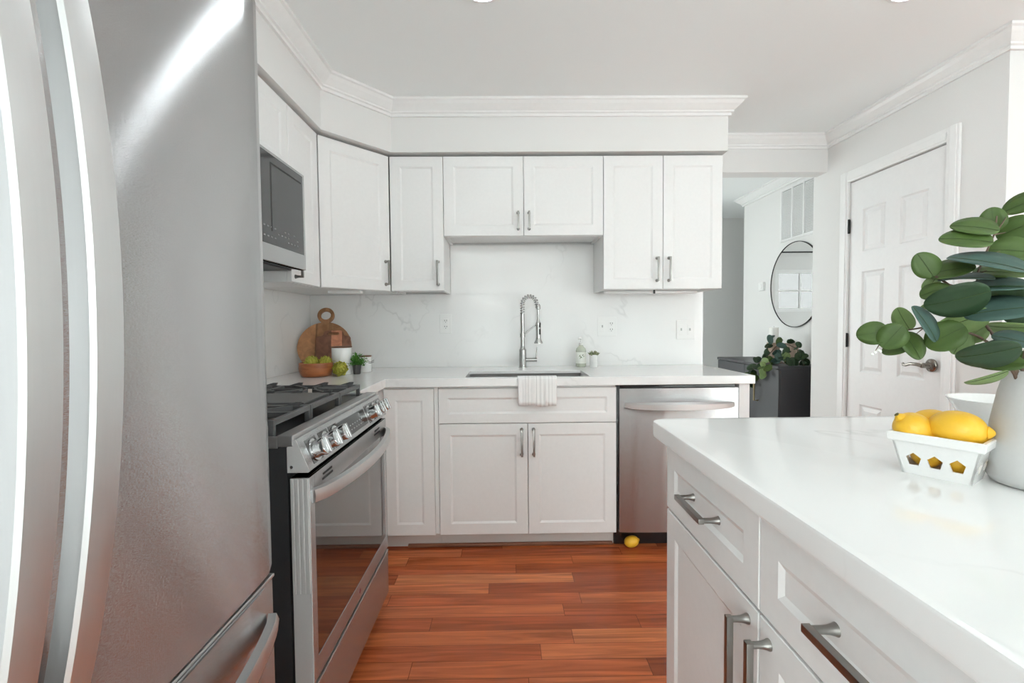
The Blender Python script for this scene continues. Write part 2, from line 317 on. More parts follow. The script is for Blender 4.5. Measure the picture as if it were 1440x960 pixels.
# ------------------------------------------------------------------ mesh helpers
class MB:
    """collects geometry for ONE mesh object"""
    def __init__(self):
        self.bm = bmesh.new()
    def mark(self):
        return set(self.bm.verts)
    def since(self, mk):
        return [v for v in self.bm.verts if v not in mk]
    def xf(self, mk, M):
        bmesh.ops.transform(self.bm, matrix=M, verts=self.since(mk)); return self
    def mat_since(self, nf, idx):
        for f in list(self.bm.faces)[nf:]: f.material_index = idx
    def box(self, lo, hi, b=0.0, seg=2, M=None):
        mk = self.mark()
        v = [self.bm.verts.new((x, y, z)) for x in (lo[0], hi[0]) for y in (lo[1], hi[1]) for z in (lo[2], hi[2])]
        fs = [self.bm.faces.new([v[i] for i in q]) for q in ((0, 1, 3, 2), (4, 6, 7, 5), (0, 4, 5, 1), (2, 3, 7, 6), (0, 2, 6, 4), (1, 5, 7, 3))]
        if b:
            es = list({e for f in fs for e in f.edges})
            bmesh.ops.bevel(self.bm, geom=es, offset=b, segments=seg, affect='EDGES', profile=0.6)
        if M is not None: self.xf(mk, M)
        return self
    def rings(self, rings, cap0=True, cap1=True, closed=True):
        """loft between rings (lists of points)"""
        vr = [[self.bm.verts.new(p) for p in r] for r in rings]
        n = len(vr[0])
        for a, b in zip(vr[:-1], vr[1:]):
            for i in range(n if closed else n-1):
                j = (i+1) % n
                try: self.bm.faces.new((a[i], a[j], b[j], b[i]))
                except ValueError: pass
        if cap0: self.bm.faces.new(list(reversed(vr[0])))
        if cap1: self.bm.faces.new(vr[-1])
        return self
    def lathe(self, prof, seg=32, M=None, cap0=True, cap1=True, sq=None):
        mk = self.mark()
        rs = []
        for r, z in prof:
            rs.append([(r*math.cos(2*PI*i/seg), r*math.sin(2*PI*i/seg)*(sq or 1), z) for i in range(seg)])
        self.rings(rs, cap0, cap1)
        if M is not None: self.xf(mk, M)
        return self
    def cyl(self, p0, p1, r0, r1=None, seg=20):
        return self.tube([p0, p1], [r0, r0 if r1 is None else r1], seg)
    def tube(self, pts, rad, seg=10, cap=True, sq=None):
        pts = [Vector(p) for p in pts]
        if not isinstance(rad, (list, tuple)): rad = [rad]*len(pts)
        t0 = (pts[1]-pts[0]).normalized()
        up = Vector((0, 0, 1)) if abs(t0.z) < 0.9 else Vector((1, 0, 0))
        nx = t0.cross(up).normalized()
        rs = []
        for i, p in enumerate(pts):
            a = pts[max(i-1, 0)]; b = pts[min(i+1, len(pts)-1)]
            t = (b-a).normalized()
            nx = (nx - t*nx.dot(t)).normalized()
            ny = t.cross(nx)
            if sq:   # rectangular section: half sizes (hx, hy)
                ring = [p + nx*hx*sq[0]*rad[i] + ny*hy*sq[1]*rad[i] for hx, hy in ((-1, -1), (1, -1), (1, 1), (-1, 1))]
            else:
                ring = [p + (nx*math.cos(2*PI*k/seg) + ny*math.sin(2*PI*k/seg))*rad[i] for k in range(seg)]
            rs.append(ring)
        return self.rings(rs, cap, cap)
    def prism(self, poly, z0, z1, M=None, b=0.0, seg=2):
        """extrude an xy polygon between z0 and z1"""
        mk = self.mark()
        nf = len(self.bm.faces)
        self.rings([[(x, y, z0) for x, y in poly], [(x, y, z1) for x, y in poly]])
        if b:
            fs = list(self.bm.faces)[nf:]
            es = list({e for f in fs for e in f.edges if e.calc_length() > 0 and (abs(e.verts[0].co.z-e.verts[1].co.z) < 1e-6)})
            bmesh.ops.bevel(self.bm, geom=es, offset=b, segments=seg, affect='EDGES', profile=0.6)
        if M is not None: self.xf(mk, M)
        return self
    def cells(self, xs, ys, keep, z0, z1):
        """slab made of grid cells without inner walls"""
        V = {}
        def v(i, j, k):
            if (i, j, k) not in V: V[(i, j, k)] = self.bm.verts.new((xs[i], ys[j], (z0, z1)[k]))
            return V[(i, j, k)]
        K = {(i, j) for i in range(len(xs)-1) for j in range(len(ys)-1) if keep(i, j)}
        for i, j in K:
            self.bm.faces.new((v(i, j, 1), v(i+1, j, 1), v(i+1, j+1, 1), v(i, j+1, 1)))
            self.bm.faces.new((v(i, j, 0), v(i, j+1, 0), v(i+1, j+1, 0), v(i+1, j, 0)))
            for (di, dj, a, b) in ((-1, 0, (0, 1), (0, 0)), (1, 0, (1, 0), (1, 1)), (0, -1, (0, 0), (1, 0)), (0, 1, (1, 1), (0, 1))):
                if (i+di, j+dj) not in K:
                    self.bm.faces.new((v(i+a[0], j+a[1], 0), v(i+b[0], j+b[1], 0), v(i+b[0], j+b[1], 1), v(i+a[0], j+a[1], 1)))
        return self
    def sphere(self, c, r, sc=(1, 1, 1), seg=20):
        mk = self.mark()
        bmesh.ops.create_uvsphere(self.bm, u_segments=seg, v_segments=max(6, seg//2), radius=r)
        self.xf(mk, Matrix.Translation(c) @ Matrix.Diagonal((*sc, 1)))
        return self

def obj(name, mb, mat, parent=None, smooth=None, solid=0.0, bevel=0.0):
    bmesh.ops.recalc_face_normals(mb.bm, faces=mb.bm.faces)
    me = bpy.data.meshes.new(name); mb.bm.to_mesh(me); mb.bm.free()
    for m in (mat if isinstance(mat, (list, tuple)) else [mat]): me.materials.append(m)
    o = bpy.data.objects.new(name, me); C.objects.link(o)
    if parent is not None:
        o.parent = parent
        o.matrix_parent_inverse = Matrix.Identity(4)
        # geometry is written in world space; bring it to the parent's own space
        T = world_of(parent)
        if T != Matrix.Identity(4): me.transform(T.inverted())
    if smooth is not None:
        for p in me.polygons: p.use_smooth = True
        me.set_sharp_from_angle(angle=math.radians(smooth))
    if bevel:
        b = o.modifiers.new('edge', 'BEVEL'); b.width = bevel; b.segments = 2; b.limit_method = 'ANGLE'; b.angle_limit = math.radians(40)
    if solid:
        s = o.modifiers.new('thickness', 'SOLIDIFY'); s.thickness = solid; s.offset = 0
    return o

def world_of(o):
    M = Matrix.Identity(4)
    while o is not None:
        M = o.matrix_basis @ M; o = o.parent
    return M

def tag(o, label=None, cat=None, group=None, kind=None):
    if label: o['label'] = label
    if cat: o['category'] = cat
    if group: o['group'] = group
    if kind: o['kind'] = kind
    return o

def thing(name, label, cat, loc=(0, 0, 0), group=None, rotz=0.0):
    o = bpy.data.objects.new(name, None); C.objects.link(o)
    o.empty_display_size = 0.05
    o.location = loc; o.rotation_euler = (0, 0, rotz)
    return tag(o, label, cat, group)

def struct(name, mb, mat, **k):
    return tag(obj(name, mb, mat, **k), kind='structure')

def frame(o, u):
    """local (along u, up, outward) -> world"""
    u = Vector((u[0], u[1], 0)).normalized(); v = Vector((0, 0, 1)); n = u.cross(v)
    return Matrix(((u.x, v.x, n.x, o[0]), (u.y, v.y, n.y, o[1]), (u.z, v.z, n.z, o[2]), (0, 0, 0, 1)))

def shaker(F, a0, a1, b0, b1, fr=0.057, t=0.02, rec=0.0052, top=None):
    """a recessed-panel front, back at local c=0, face at c=t"""
    mb = MB(); top = fr if top is None else top
    def R(i, j, c): return [F @ Vector(p) for p in ((a0+i, b0+j, c), (a1-i, b0+j, c), (a1-i, b1-j, c), (a0+i, b1-j, c))]
    ch = 0.0015
    mb.rings([R(0, 0, 0), R(0, 0, t-ch), R(ch, ch, t), R(fr, top, t), R(fr+0.0105, top+0.0105, t-rec)])
    return mb

def pull(F, a, b, L, vertical=True, proj=0.032, s=0.0052):
    """square bar pull on two flared round feet, centred at local (a, b) on plane c=0"""
    mb = MB(); h = L/2
    D = (lambda k, c: Vector((a, b+k, c))) if vertical else (lambda k, c: Vector((a+k, b, c)))
    mk = mb.mark()
    lo, hi = D(-h-s, proj-s), D(h+s, proj+s)
    if vertical: lo.x -= s; hi.x += s
    else: lo.y -= s; hi.y += s
    mb.box(lo, hi, 0.0012)
    for k in (-h, h):
        prof = [(0.0095, 0.0), (0.0095, 0.002), (0.0078, 0.006), (0.0062, 0.013), (0.0056, 0.02), (0.0056, proj-s*0.6)]
        mb.lathe(prof, 16, Matrix.Translation(D(k, 0.0)))
    mb.xf(mk, F)
    return mb

def crown_sweep(path, zc, prof):
    """prof: (out, down) from ceiling; room lies to the right of travel"""
    P = [Vector((x, y)) for x, y in path]; rings = []
    for i, p in enumerate(P):
        def nrm(a, b):
            d = (b-a).normalized(); return Vector((d.y, -d.x))
        if i == 0: m = nrm(P[0], P[1])
        elif i == len(P)-1: m = nrm(P[-2], P[-1])
        else:
            n1, n2 = nrm(P[i-1], p), nrm(p, P[i+1]); m = (n1+n2); m = m/ (m.length_squared/2) if m.length > 1e-6 else n1
        rings.append([(p.x+m.x*o, p.y+m.y*o, zc-d) for o, d in prof])
    return MB().rings(rings)

# ------------------------------------------------------------------ room shell
ZC = 2.42
XL, YB = -1.265, 3.05
XR = 2.187
Y_REAR, X_FAR, Y_FAR = -5.1, 4.0, 5.75
def wall_with_windows(mb, x0, x1, wins, place):
    xs = sorted({x0, x1, *[q for w_ in wins for q in w_[:2]]})
    for a, b in zip(xs[:-1], xs[1:]):
        hit = [w_ for w_ in wins if w_[0] <= a+1e-6 and w_[1] >= b-1e-6]
        if not hit: place(a, b, 0, ZC)
        else: place(a, b, 0, hit[0][2]); place(a, b, hit[0][3], ZC)
struct('floor', MB().box((-1.4, -0.05, -0.08), (X_FAR+0.2, 3.3295, 0.0)), M_FLOOR)
M_BOUNCE_FLOOR = flat('pale_bounce_floor', (0.80, 0.805, 0.80), 0.95, bump=0.6, bscale=400)  # pale floor added out of view to bounce neutral light instead of red
struct('floor_rear', MB().box((-1.4, Y_REAR-0.1, -0.08), (X_FAR+0.2, -0.0505, 0.004)), M_BOUNCE_FLOOR)
struct('floor_hall', MB().box((-1.4, 3.33, -0.08), (X_FAR+0.2, Y_FAR+0.1, 0.0)), M_BOUNCE_FLOOR)
struct('ceiling', MB().box((-1.4, Y_REAR-0.1, ZC), (X_FAR+0.2, Y_FAR+0.1, ZC+0.1)), M_CEIL)
mb = MB()
wall_with_windows(mb, Y_REAR, Y_FAR, [LEFT_FILL_WIN], lambda a, b, z0, z1: mb.box((XL-0.12, a, z0), (XL, b, z1)))
struct('wall_left', mb, M_WALL)
struct('wall_back', MB().box((XL, YB, 0), (1.272, 3.33, ZC)), M_WALL)
struct('wall_header', MB().box((1.272, 3.215, 2.185), (XR, 3.33, ZC)), M_WALL)
DY0, DY1, DZ = 2.335, 3.005, 2.052
mb = MB()
mb.box((XR, 2.06, 0), (XR+0.11, DY0, ZC)).box((XR, DY1, 0), (XR+0.11, 3.36, ZC)).box((XR, DY0, DZ), (XR+0.11, DY1, ZC))
mb.box((XR+0.11, 2.06, 0), (X_FAR, 2.17, ZC)).box((XR+0.11, 3.27, 0), (2.42, 3.36, ZC))
struct('wall_right', mb, M_WALL)
struct('wall_hall', MB().box((2.42, 3.27, 0), (2.53, 4.80, ZC)), M_WALL)
FW = HALL_WIN[1]; HALL_FILL_WIN = HALL_WIN[0]
mb = MB()
wall_with_windows(mb, XL, X_FAR, [FW, HALL_FILL_WIN], lambda a, b, z0, z1: mb.box((a, Y_FAR-0.05, z0), (b, Y_FAR+0.05, z1)))
struct('wall_far', mb, M_WALL)
mb = MB()
RW = REAR_WIN
wall_with_windows(mb, XL, X_FAR, RW, lambda a, b, z0, z1: mb.box((a, Y_REAR-0.06, z0), (b, Y_REAR+0.06, z1)))
struct('wall_rear', mb, M_WALL_BOUNCE)
mb = MB()
wall_with_windows(mb, Y_REAR, Y_FAR, [SIDE_FILL_WIN], lambda a, b, z0, z1: mb.box((X_FAR, a, z0), (X_FAR+0.1, b, z1)))
struct('wall_side', mb, M_WALL_BOUNCE)

def window(n, lo, hi, axis, cols, rows, d0, d1):
    """lo/hi: (along, z) corners; d0..d1 the depth range of the frame"""
    def bx(mb, a0, a1, z0, z1, e=0.0):
        if axis == 'x': mb.box((a0, d0+e, z0), (a1, d1-e, z1), 0.002)
        else: mb.box((d0+e, a0, z0), (d1-e, a1, z1), 0.002)
        return mb
    t = 0.045; mb = MB()
    bx(mb, lo[0], lo[0]+t, lo[1], hi[1]); bx(mb, hi[0]-t, hi[0], lo[1], hi[1])
    bx(mb, lo[0]+t, hi[0]-t, lo[1], lo[1]+t); bx(mb, lo[0]+t, hi[0]-t, hi[1]-t, hi[1])
    for i in range(1, cols):
        x = lo[0]+(hi[0]-lo[0])*i/cols; bx(mb, x-0.01, x+0.01, lo[1]+t, hi[1]-t, 0.008)
    for j in range(1, rows):
        z = lo[1]+(hi[1]-lo[1])*j/rows; bx(mb, lo[0]+t, hi[0]-t, z-0.01, z+0.01, 0.009)
    fr = struct('window_%d' % n, mb, M_TRIM)
    mid = (d0+d1)/2; g = MB()
    if axis == 'x': g.box((lo[0]+t, mid-0.002, lo[1]+t), (hi[0]-t, mid+0.002, hi[1]-t))
    else: g.box((mid-0.002, lo[0]+t, lo[1]+t), (mid+0.002, hi[0]-t, hi[1]-t))
    obj('pane', g, M_DIMPANE if n in (1, 3, 4) else M_PANE, fr)
window(1, (FW[0], FW[2]), (FW[1], FW[3]), 'x', 2, 2, Y_FAR-0.045, Y_FAR-0.005)
window(2, (HALL_FILL_WIN[0], HALL_FILL_WIN[2]), (HALL_FILL_WIN[1], HALL_FILL_WIN[3]), 'x', 3, 3, Y_FAR-0.045, Y_FAR-0.005)  # added window, here to brighten the mirror wall
for k, (a, b, z0, z1) in enumerate(REAR_WIN): window(3+k, (a, z0), (b, z1), 'x', 2, 2, Y_REAR-0.05, Y_REAR+0.03)
window(5, (SIDE_FILL_WIN[0], SIDE_FILL_WIN[2]), (SIDE_FILL_WIN[1], SIDE_FILL_WIN[3]), 'y', 4, 1, X_FAR+0.01, X_FAR+0.09)  # added window out of view, feeds fill light

window(6, (LEFT_FILL_WIN[0], LEFT_FILL_WIN[2]), (LEFT_FILL_WIN[1], LEFT_FILL_WIN[3]), 'y', 4, 1, XL-0.09, XL-0.01)  # added window out of view, lights faces turned to the left
# soffit over the wall cabinets
ZS = 2.146
SX, SY = -0.905, 2.700
soff = [(XL, -0.9), (SX, -0.9), (SX, 2.385), (-0.635, SY), (1.265, SY), (1.265, YB), (XL, YB)]
struct('wall_soffit', MB().prism(soff, ZS, ZC), M_WALL)
CP = [(0, 0), (0.072, 0), (0.072, 0.012), (0.062, 0.016), (0.052, 0.030), (0.030, 0.050), (0.022, 0.056), (0.022, 0.064), (0.012, 0.068), (0.012, 0.082), (0, 0.082)]
struct('trim_1', crown_sweep([(SX, -0.9), (SX, 2.385), (-0.635, SY), (1.266, SY), (1.266, 3.214), (XR-0.001, 3.214), (XR-0.001, 2.059), (X_FAR, 2.059)], ZC-0.0005, CP), M_TRIM)
struct('trim_2', crown_sweep([(2.53, 4.801), (2.419, 4.801), (2.419, 3.361), (XR, 3.361)][::-1] if False else [(2.55, 4.801), (2.419, 4.801), (2.419, 3.362), (2.2, 3.362)][::-1], ZC-0.0005, [(-o, d) for o, d in CP]), M_TRIM)
# door casing on the closet wall
mb = MB(); cw = 0.068
def casing(y0, y1, z0, z1):
    mb.box((XR-0.014, y0, z0), (XR-0.0005, y1, z1), 0.003).box((XR-0.019, (y0+0.012) if y1-y0 < 0.2 else y0, (z0+0.012) if z1-z0 < 0.2 else z0), (XR-0.0135, (y1-0.022) if y1-y0 < 0.2 else y1, (z1-0.022) if z1-z0 < 0.2 else z1-0.0), 0.002)
casing(DY0-cw, DY0, 0, DZ+cw); casing(DY1, DY1+cw, 0, DZ+cw); casing(DY0, DY1, DZ, DZ+cw)
struct('trim_3', mb, M_TRIM)
# baseboards that can be seen
struct('baseboard_right', MB().box((XR-0.012, 2.048, 0), (XR-0.0005, DY0-cw-0.001, 0.09), 0.003), M_TRIM)
struct('baseboard_hall', MB().box((2.406, 3.37, 0), (2.4195, 4.80, 0.09), 0.003), M_TRIM)
struct('trim_4', MB().box((-0.53, 2.462, 0.0), (0.556, 2.4795, 0.018), 0.006), M_SHOE)

# six-panel closet door, closed
mb = MB(); DX = XR+0.004
y0, y1 = DY0+0.004, DY1-0.004; z0, z1 = 0.012, DZ-0.006
Fd = frame((DX+0.035, y1, 0), (0, -1))   # faces -X ; local a runs from far to near
Wd = y1-y0
st, mul = 0.105, 0.10
pw = (Wd-2*st-mul)/2
rows = [(0.20, 0.66), (0.86, 1.48), (1.60, 1.86)]
acells = [0, st, st+pw, st+pw+mul, Wd-st, Wd]
bs = [z0, rows[0][0], rows[0][1], rows[1][0], rows[1][1], rows[2][0], rows[2][1], z1]
def dpt(a, b, c): return Fd @ Vector((a, b, c))
for i in range(5):
    for j in range(7):
        a0, a1, b0, b1 = acells[i], acells[i+1], bs[j], bs[j+1]
        if i in (1, 3) and j in (1, 3, 5):
            def R(k, c): return [dpt(a0+k, b0+k, c), dpt(a1-k, b0+k, c), dpt(a1-k, b1-k, c), dpt(a0+k, b1-k, c)]
            mb.rings([R(0, 0.035), R(0.010, 0.027), R(0.016, 0.027), R(0.036, 0.034)], cap0=False)
        else:
            mb.bm.faces.new([mb.bm.verts.new(dpt(*p)) for p in ((a0, b0, 0.035), (a1, b0, 0.035), (a1, b1, 0.035), (a0, b1, 0.035))])
def q(*ps): mb.bm.faces.new([mb.bm.verts.new(dpt(*p)) for p in ps])
q((0, z0, 0), (0, z1, 0), (Wd, z1, 0), (Wd, z0, 0))
q((0, z0, 0), (0, z0, .035), (0, z1, .035), (0, z1, 0)); q((Wd, z0, 0), (Wd, z1, 0), (Wd, z1, .035), (Wd, z0, .035))
q((0, z1, 0), (0, z1, .035), (Wd, z1, .035), (Wd, z1, 0)); q((0, z0, 0), (Wd, z0, 0), (Wd, z0, .035), (0, z0, .035))
bmesh.ops.remove_doubles(mb.bm, verts=mb.bm.verts, dist=1e-5)
door = struct('door_1', mb, M_DOOR)
for hz in (0.28, 1.055, 1.775):
    obj('hinge', MB().cyl((XR-0.004, DY1-0.002, hz-0.045), (XR-0.004, DY1-0.002, hz+0.045), 0.0062, seg=12).box((XR-0.0035, DY1-0.012, hz-0.042), (XR-0.0005, DY1-0.004, hz+0.042)), M_HINGE, door)
ly, lz = DY0+0.062, 0.945
mb = MB().lathe([(0.034, 0), (0.034, 0.006), (0.028, 0.012), (0.016, 0.016), (0.012, 0.03), (0.014, 0.042), (0.013, 0.055), (0.0, 0.057)], 24, Matrix.Translation((XR-0.0005, ly, lz)) @ Matrix.Rotation(-PI/2, 4, 'Y'), cap1=False)
mb.tube([(XR-0.05, ly, lz), (XR-0.056, ly+0.03, lz+0.004), (XR-0.056, ly+0.065, lz+0.004), (XR-0.056, ly+0.095, lz-0.006), (XR-0.054, ly+0.112, lz-0.005), (XR-0.052, ly+0.118, lz+0.004)], [0.011, 0.0095, 0.0085, 0.0075, 0.007, 0.006], 12)
obj('lever_handle', mb, M_BRONZE, door, 50)
obj('strike_plate', MB().box((XR-0.0025, DY0-0.001, lz-0.03), (XR-0.0003, DY0+0.004, lz+0.03)), M_HINGE, door)

# ------------------------------------------------------------------ wall cabinets
YU = 2.726                 # face of the doors on the back wall
ZU0, ZU1 = 1.370, 2.132
BB = frame((0, YU+0.02, 0), (1, 0))       # back run: a = x, outward = -y
def upper(label, x0, x1, doors, zb=ZU0, hl=0.128, hz=None, stile=0.057):
    t = thing('wall_cabinet', label, 'cabinet', ((x0+x1)/2, YB-0.02, zb), 'white shaker wall cabinets')
    mb = MB()
    g = 0.0008
    mb.box((x0+g, YU+0.0215, zb+0.012), (x1-g, YB-0.0205, ZU1))
    mb.box((x0+g, YU+0.0215, zb), (x0+0.019, YB-0.0205, zb+0.0125)).box((x1-0.019, YU+0.0215, zb), (x1-g, YB-0.0205, zb+0.0125)).box((x0+0.0185, YU+0.0215, zb), (x1-0.0185, YU+0.042, zb+0.0125))
    obj('carcass', mb, M_CAB, t)
    for a0, a1, hx in doors:
        d = obj('door', shaker(BB, a0+0.0015, a1-0.0015, zb+0.002, ZU1-0.002, stile), M_CAB, t)
        z = (zb+0.1) if hz is None else hz
        obj('handle', pull(BB @ Matrix.Translation((0, 0, 0.0202)), hx, z, hl), M_NICKEL, d, 50)
    return t
x0 = -0.351
upper('narrow single-door white wall cabinet just right of the angled corner cabinet', -0.655, x0, [(-0.655, x0, x0-0.035)], hz=1.472)
xm = 0.106
upper('short double-door white wall cabinet above the sink and faucet', x0, 0.563, [(x0, xm, xm-0.031), (xm, 0.563, xm+0.031)], zb=1.680, hl=0.090, hz=1.765)
xr = 0.906
upper('tall double-door white wall cabinet above the dishwasher, beside the opening', 0.563, 1.249, [(0.563, xr, xr-0.034), (xr, 1.249, xr+0.034)], hz=1.484)
# angled corner cabinet
A, Bp = Vector((-0.932, 2.405, 0)), Vector((-0.6565, 2.7265, 0))
t = thing('wall_cabinet', 'white corner wall cabinet with one angled door', 'cabinet', (-1.0, 2.85, ZU0), 'white shaker wall cabinets')
ud = (Bp-A).normalized(); nd = ud.cross(Vector((0, 0, 1))); off = -nd*0.0215
poly = [(XL+0.0205, A.y+off.y), (A.x+off.x, A.y+off.y), (Bp.x+off.x, Bp.y+off.y), (Bp.x+off.x, YB-0.0205), (XL+0.0205, YB-0.0205)]
obj('carcass', MB().prism(poly, ZU0+0.001, ZU1), M_CAB, t)
FD = frame(A-nd*0.02, ud); WD = (Bp-A).length
d = obj('door', shaker(FD, 0.002, WD-0.003, ZU0+0.002, ZU1-0.002, 0.06), M_CAB, t)
obj('handle', pull(FD @ Matrix.Translation((0, 0, 0.0202)), WD-0.034, 1.472, 0.128), M_NICKEL, d, 50)
# left run (faces +X): narrow cabinet beside the microwave and the one above it
LB = frame((-0.952, 0, 0), (0, 1))
t = thing('wall_cabinet', 'narrow white wall cabinet between the microwave and the corner cabinet', 'cabinet', (-1.1, 2.24, ZU0), 'white shaker wall cabinets')
obj('carcass', MB().box((XL+0.0205, 2.081, ZU0), (-0.9535, 2.385, ZU1)), M_CAB, t)
d = obj('door', shaker(LB, 2.0825, 2.396, ZU0+0.002, ZU1-0.002), M_CAB, t)
obj('handle', pull(LB @ Matrix.Translation((0, 0, 0.0202)), 2.117, 1.46, 0.128), M_NICKEL, d, 50)
t = thing('wall_cabinet', 'white two-door wall cabinet directly above the microwave', 'cabinet', (-1.1, 1.7, 1.835), 'white shaker wall cabinets')
obj('carcass', MB().box((XL+0.0205, 1.305, 1.828), (-0.9535, 2.079, ZU1)), M_CAB, t)
for a0, a1, hy in ((1.305, 1.69, 1.655), (1.69, 2.079, 1.725)):
    d = obj('door', shaker(LB, a0+0.0015, a1-0.0015, 1.83, ZU1-0.002), M_CAB, t)
    obj('handle', pull(LB @ Matrix.Translation((0, 0, 0.0202)), hy, 1.915, 0.09), M_NICKEL, d, 50)
# under-cabinet lamp bars (off)
for (lo, hi, lab) in (((0.60, 2.86, ZU0-0.016), (1.16, 2.90, ZU0-0.0005), 'thin white lamp bar under the tall cabinet by the opening'),
                      ((-0.98, 2.62, ZU0-0.016), (-0.80, 2.67, ZU0+0.0005), 'thin white lamp bar under the angled corner cabinet')):
    t = tag(obj('under_cabinet_lamp', MB().box(lo, hi, 0.004), M_WHITE), lab, 'lamp', 'under-cabinet lamp bars')
tag(obj('lamp_switch', MB().box((0.868, 2.775, ZU0-0.022), (0.878, 2.785, ZU0-0.0005), 0.001), M_SLOT), 'tiny black stub switch under the tall cabinet by the opening', 'switch')

# ------------------------------------------------------------------ base cabinets
YBF = 2.407
ZB0, ZB1 = 0.092, 0.862
FB = frame((0, YBF+0.02, 0), (1, 0))
t = thing('base_cabinet', 'white shaker sink cabinet with two doors and a false drawer front', 'cabinet', (0.106, 2.75, 0), 'white shaker base cabinets')
mb = MB().box((x0+0.001, YBF+0.0215, ZB0), (x0+0.019, YB-0.002, ZB1)).box((0.544, YBF+0.0215, ZB0), (0.562, YB-0.002, ZB1)).box((x0+0.0185, YBF+0.0215, ZB0), (0.5445, YB-0.002, 0.11)).box((x0+0.0185, YBF+0.0215, 0.66), (0.5445, YBF+0.0235, ZB1))
obj('carcass', mb, M_CAB, t)
obj('toe_kick', MB().box((x0, 2.480, 0.001), (0.562, 2.498, ZB0-0.001)), M_TOE, t)
obj('drawer_front', shaker(FB, x0+0.0015, 0.5615, 0.671, 0.849, 0.047), M_CAB, t)
for a0, a1, hx in ((x0, xm, xm-0.031), (xm, 0.563, xm+0.030)):
    d = obj('door', shaker(FB, a0+0.0015, a1-0.0015, ZB0+0.0, 0.667), M_CAB, t)
    obj('handle', pull(FB @ Matrix.Translation((0, 0, 0.0202)), hx, 0.572, 0.128), M_NICKEL, d, 50)
t = thing('base_cabinet', 'white corner base cabinet with one narrow door beside the range', 'cabinet', (-0.9, 2.7, 0), 'white shaker base cabinets')
mb = MB().box((-0.66, YBF+0.0215, ZB0), (x0-0.001, YB-0.002, ZB1)).box((XL+0.002, 1.945, ZB0), (-0.6605, YB-0.002, ZB1))
mb.box((-0.372, YBF+0.006, ZB0+0.004), (x0-0.0015, YBF+0.0225, ZB1-0.004))
obj('carcass', mb, M_CAB, t)
obj('toe_kick', MB().box((-0.72, 2.480, 0.001), (x0-0.001, 2.498, ZB0-0.001)).box((XL+0.002, 1.95, 0.001), (-0.71, 2.479, ZB0-0.001)), M_TOE, t)
obj('door', shaker(FB, -0.628, -0.374, ZB0-0.001, 0.849, 0.057), M_CAB, t)
tag(obj('end_panel', MB().box((1.197, 2.41, 0.001), (1.252, YB-0.001, ZB1-0.001), 0.002), M_CAB), 'white end panel closing the cabinet run right of the dishwasher', 'panel')

# ------------------------------------------------------------------ worktop with sink cut-out, backsplash
ZT = 0.905
HX0, HX1, HY0, HY1 = -0.215, 0.432, 2.432, 2.745
xs = [XL+0.001, -0.612, HX0, HX1, 1.266]; ys = [1.938, 2.380, HY0, HY1, YB-0.001]
def keep(i, j):
    if j == 0: return i == 0
    if i == 2 and j == 2: return False
    return True
top = MB().cells(xs, ys, keep, ZB1+0.0005, ZT)
tag(obj('worktop', top, M_QUARTZ, bevel=0.0025), 'white veined quartz worktop running from the range to the end panel', 'worktop')
BS1 = ZU0 - 0.0005
mb = MB().box((-1.245, YB-0.0195, ZT+0.0005), (1.267, YB-0.0005, ZU0+0.0)).box((x0+0.001, YB-0.0195, ZU0-0.001), (0.5625, YB-0.0005, 1.678))
tag(obj('backsplash', mb, M_QUARTZB), 'white veined quartz backsplash on the wall behind the sink', 'backsplash', 'quartz backsplash slabs')
mb = MB().box((XL+0.0005, 0.95, ZT+0.0005), (XL+0.0195, YB-0.0005, ZU0+0.045))
tag(obj('backsplash', mb, M_QUARTZB), 'white quartz backsplash on the left wall behind the range', 'backsplash', 'quartz backsplash slabs')

# undermount sink
t = thing('sink', 'stainless steel undermount sink set in the white worktop', 'sink', (0.1, 2.59, ZB1))
mb = MB(); s0, s1, s2, s3 = HX0+0.002, HX1-0.002, HY0+0.002, HY1-0.002
zt, zb = 0.889, 0.69
def rr(x0_, x1_, y0_, y1_, z, r, n=5):
    out = []
    for cx, cy, a in ((x1_-r, y1_-r, 0), (x0_+r, y1_-r, PI/2), (x0_+r, y0_+r, PI), (x1_-r, y0_+r, 1.5*PI)):
        for k in range(n+1):
            an = a+PI/2*k/n; out.append((cx+r*math.cos(an), cy+r*math.sin(an), z))
    return out
mb.rings([rr(s0, s1, s2, s3, zt, 0.012), rr(s0+0.004, s1-0.004, s2+0.004, s3-0.004, zb+0.02, 0.02), rr(s0+0.02, s1-0.02, s2+0.02, s3-0.02, zb, 0.02)], cap0=False)
obj('basin', mb, M_SINK, t, 40, solid=0.0012)
obj('drain', MB().lathe([(0.045, 0), (0.045, 0.003), (0.034, 0.004), (0.03, 0.001)], 24, Matrix.Translation((0.1, 2.6, zb+0.001))), M_CHROME, t, 40)

# ------------------------------------------------------------------ faucet
fx, fy = 0.102, 2.935
t = thing('faucet', 'brushed steel spring faucet with pull-down spray head behind the sink', 'faucet', (fx, fy, ZT))
obj('base', MB().lathe([(0.027, 0.0005), (0.027, 0.006), (0.0225, 0.008), (0.0225, 0.112), (0.016, 0.118), (0.0125, 0.135)], 28, Matrix.Translation((fx, fy, ZT))), M_FAUCET, t, 40)
obj('riser_pipe', MB().cyl((fx, fy, ZT+0.13), (fx, fy, ZT+0.335), 0.0125).cyl((fx, fy, ZT+0.19), (fx, fy, ZT+0.212), 0.0165), M_FAUCET, t, 40)
arc = [Vector((fx, fy, ZT+0.335)), Vector((fx, fy, ZT+0.365))]
R_, cxz = 0.044, Vector((fx+0.044, fy, ZT+0.395))
for k in range(0, 17):
    a = PI - (PI*0.86)*k/16
    arc.append(cxz + Vector((math.cos(a)*R_, 0, math.sin(a)*R_*1.05)))
arc.append(Vector((fx+0.094, fy, ZT+0.375)))
obj('hose', MB().tube(arc, 0.0052, 12), M_STEELR, t, 50)
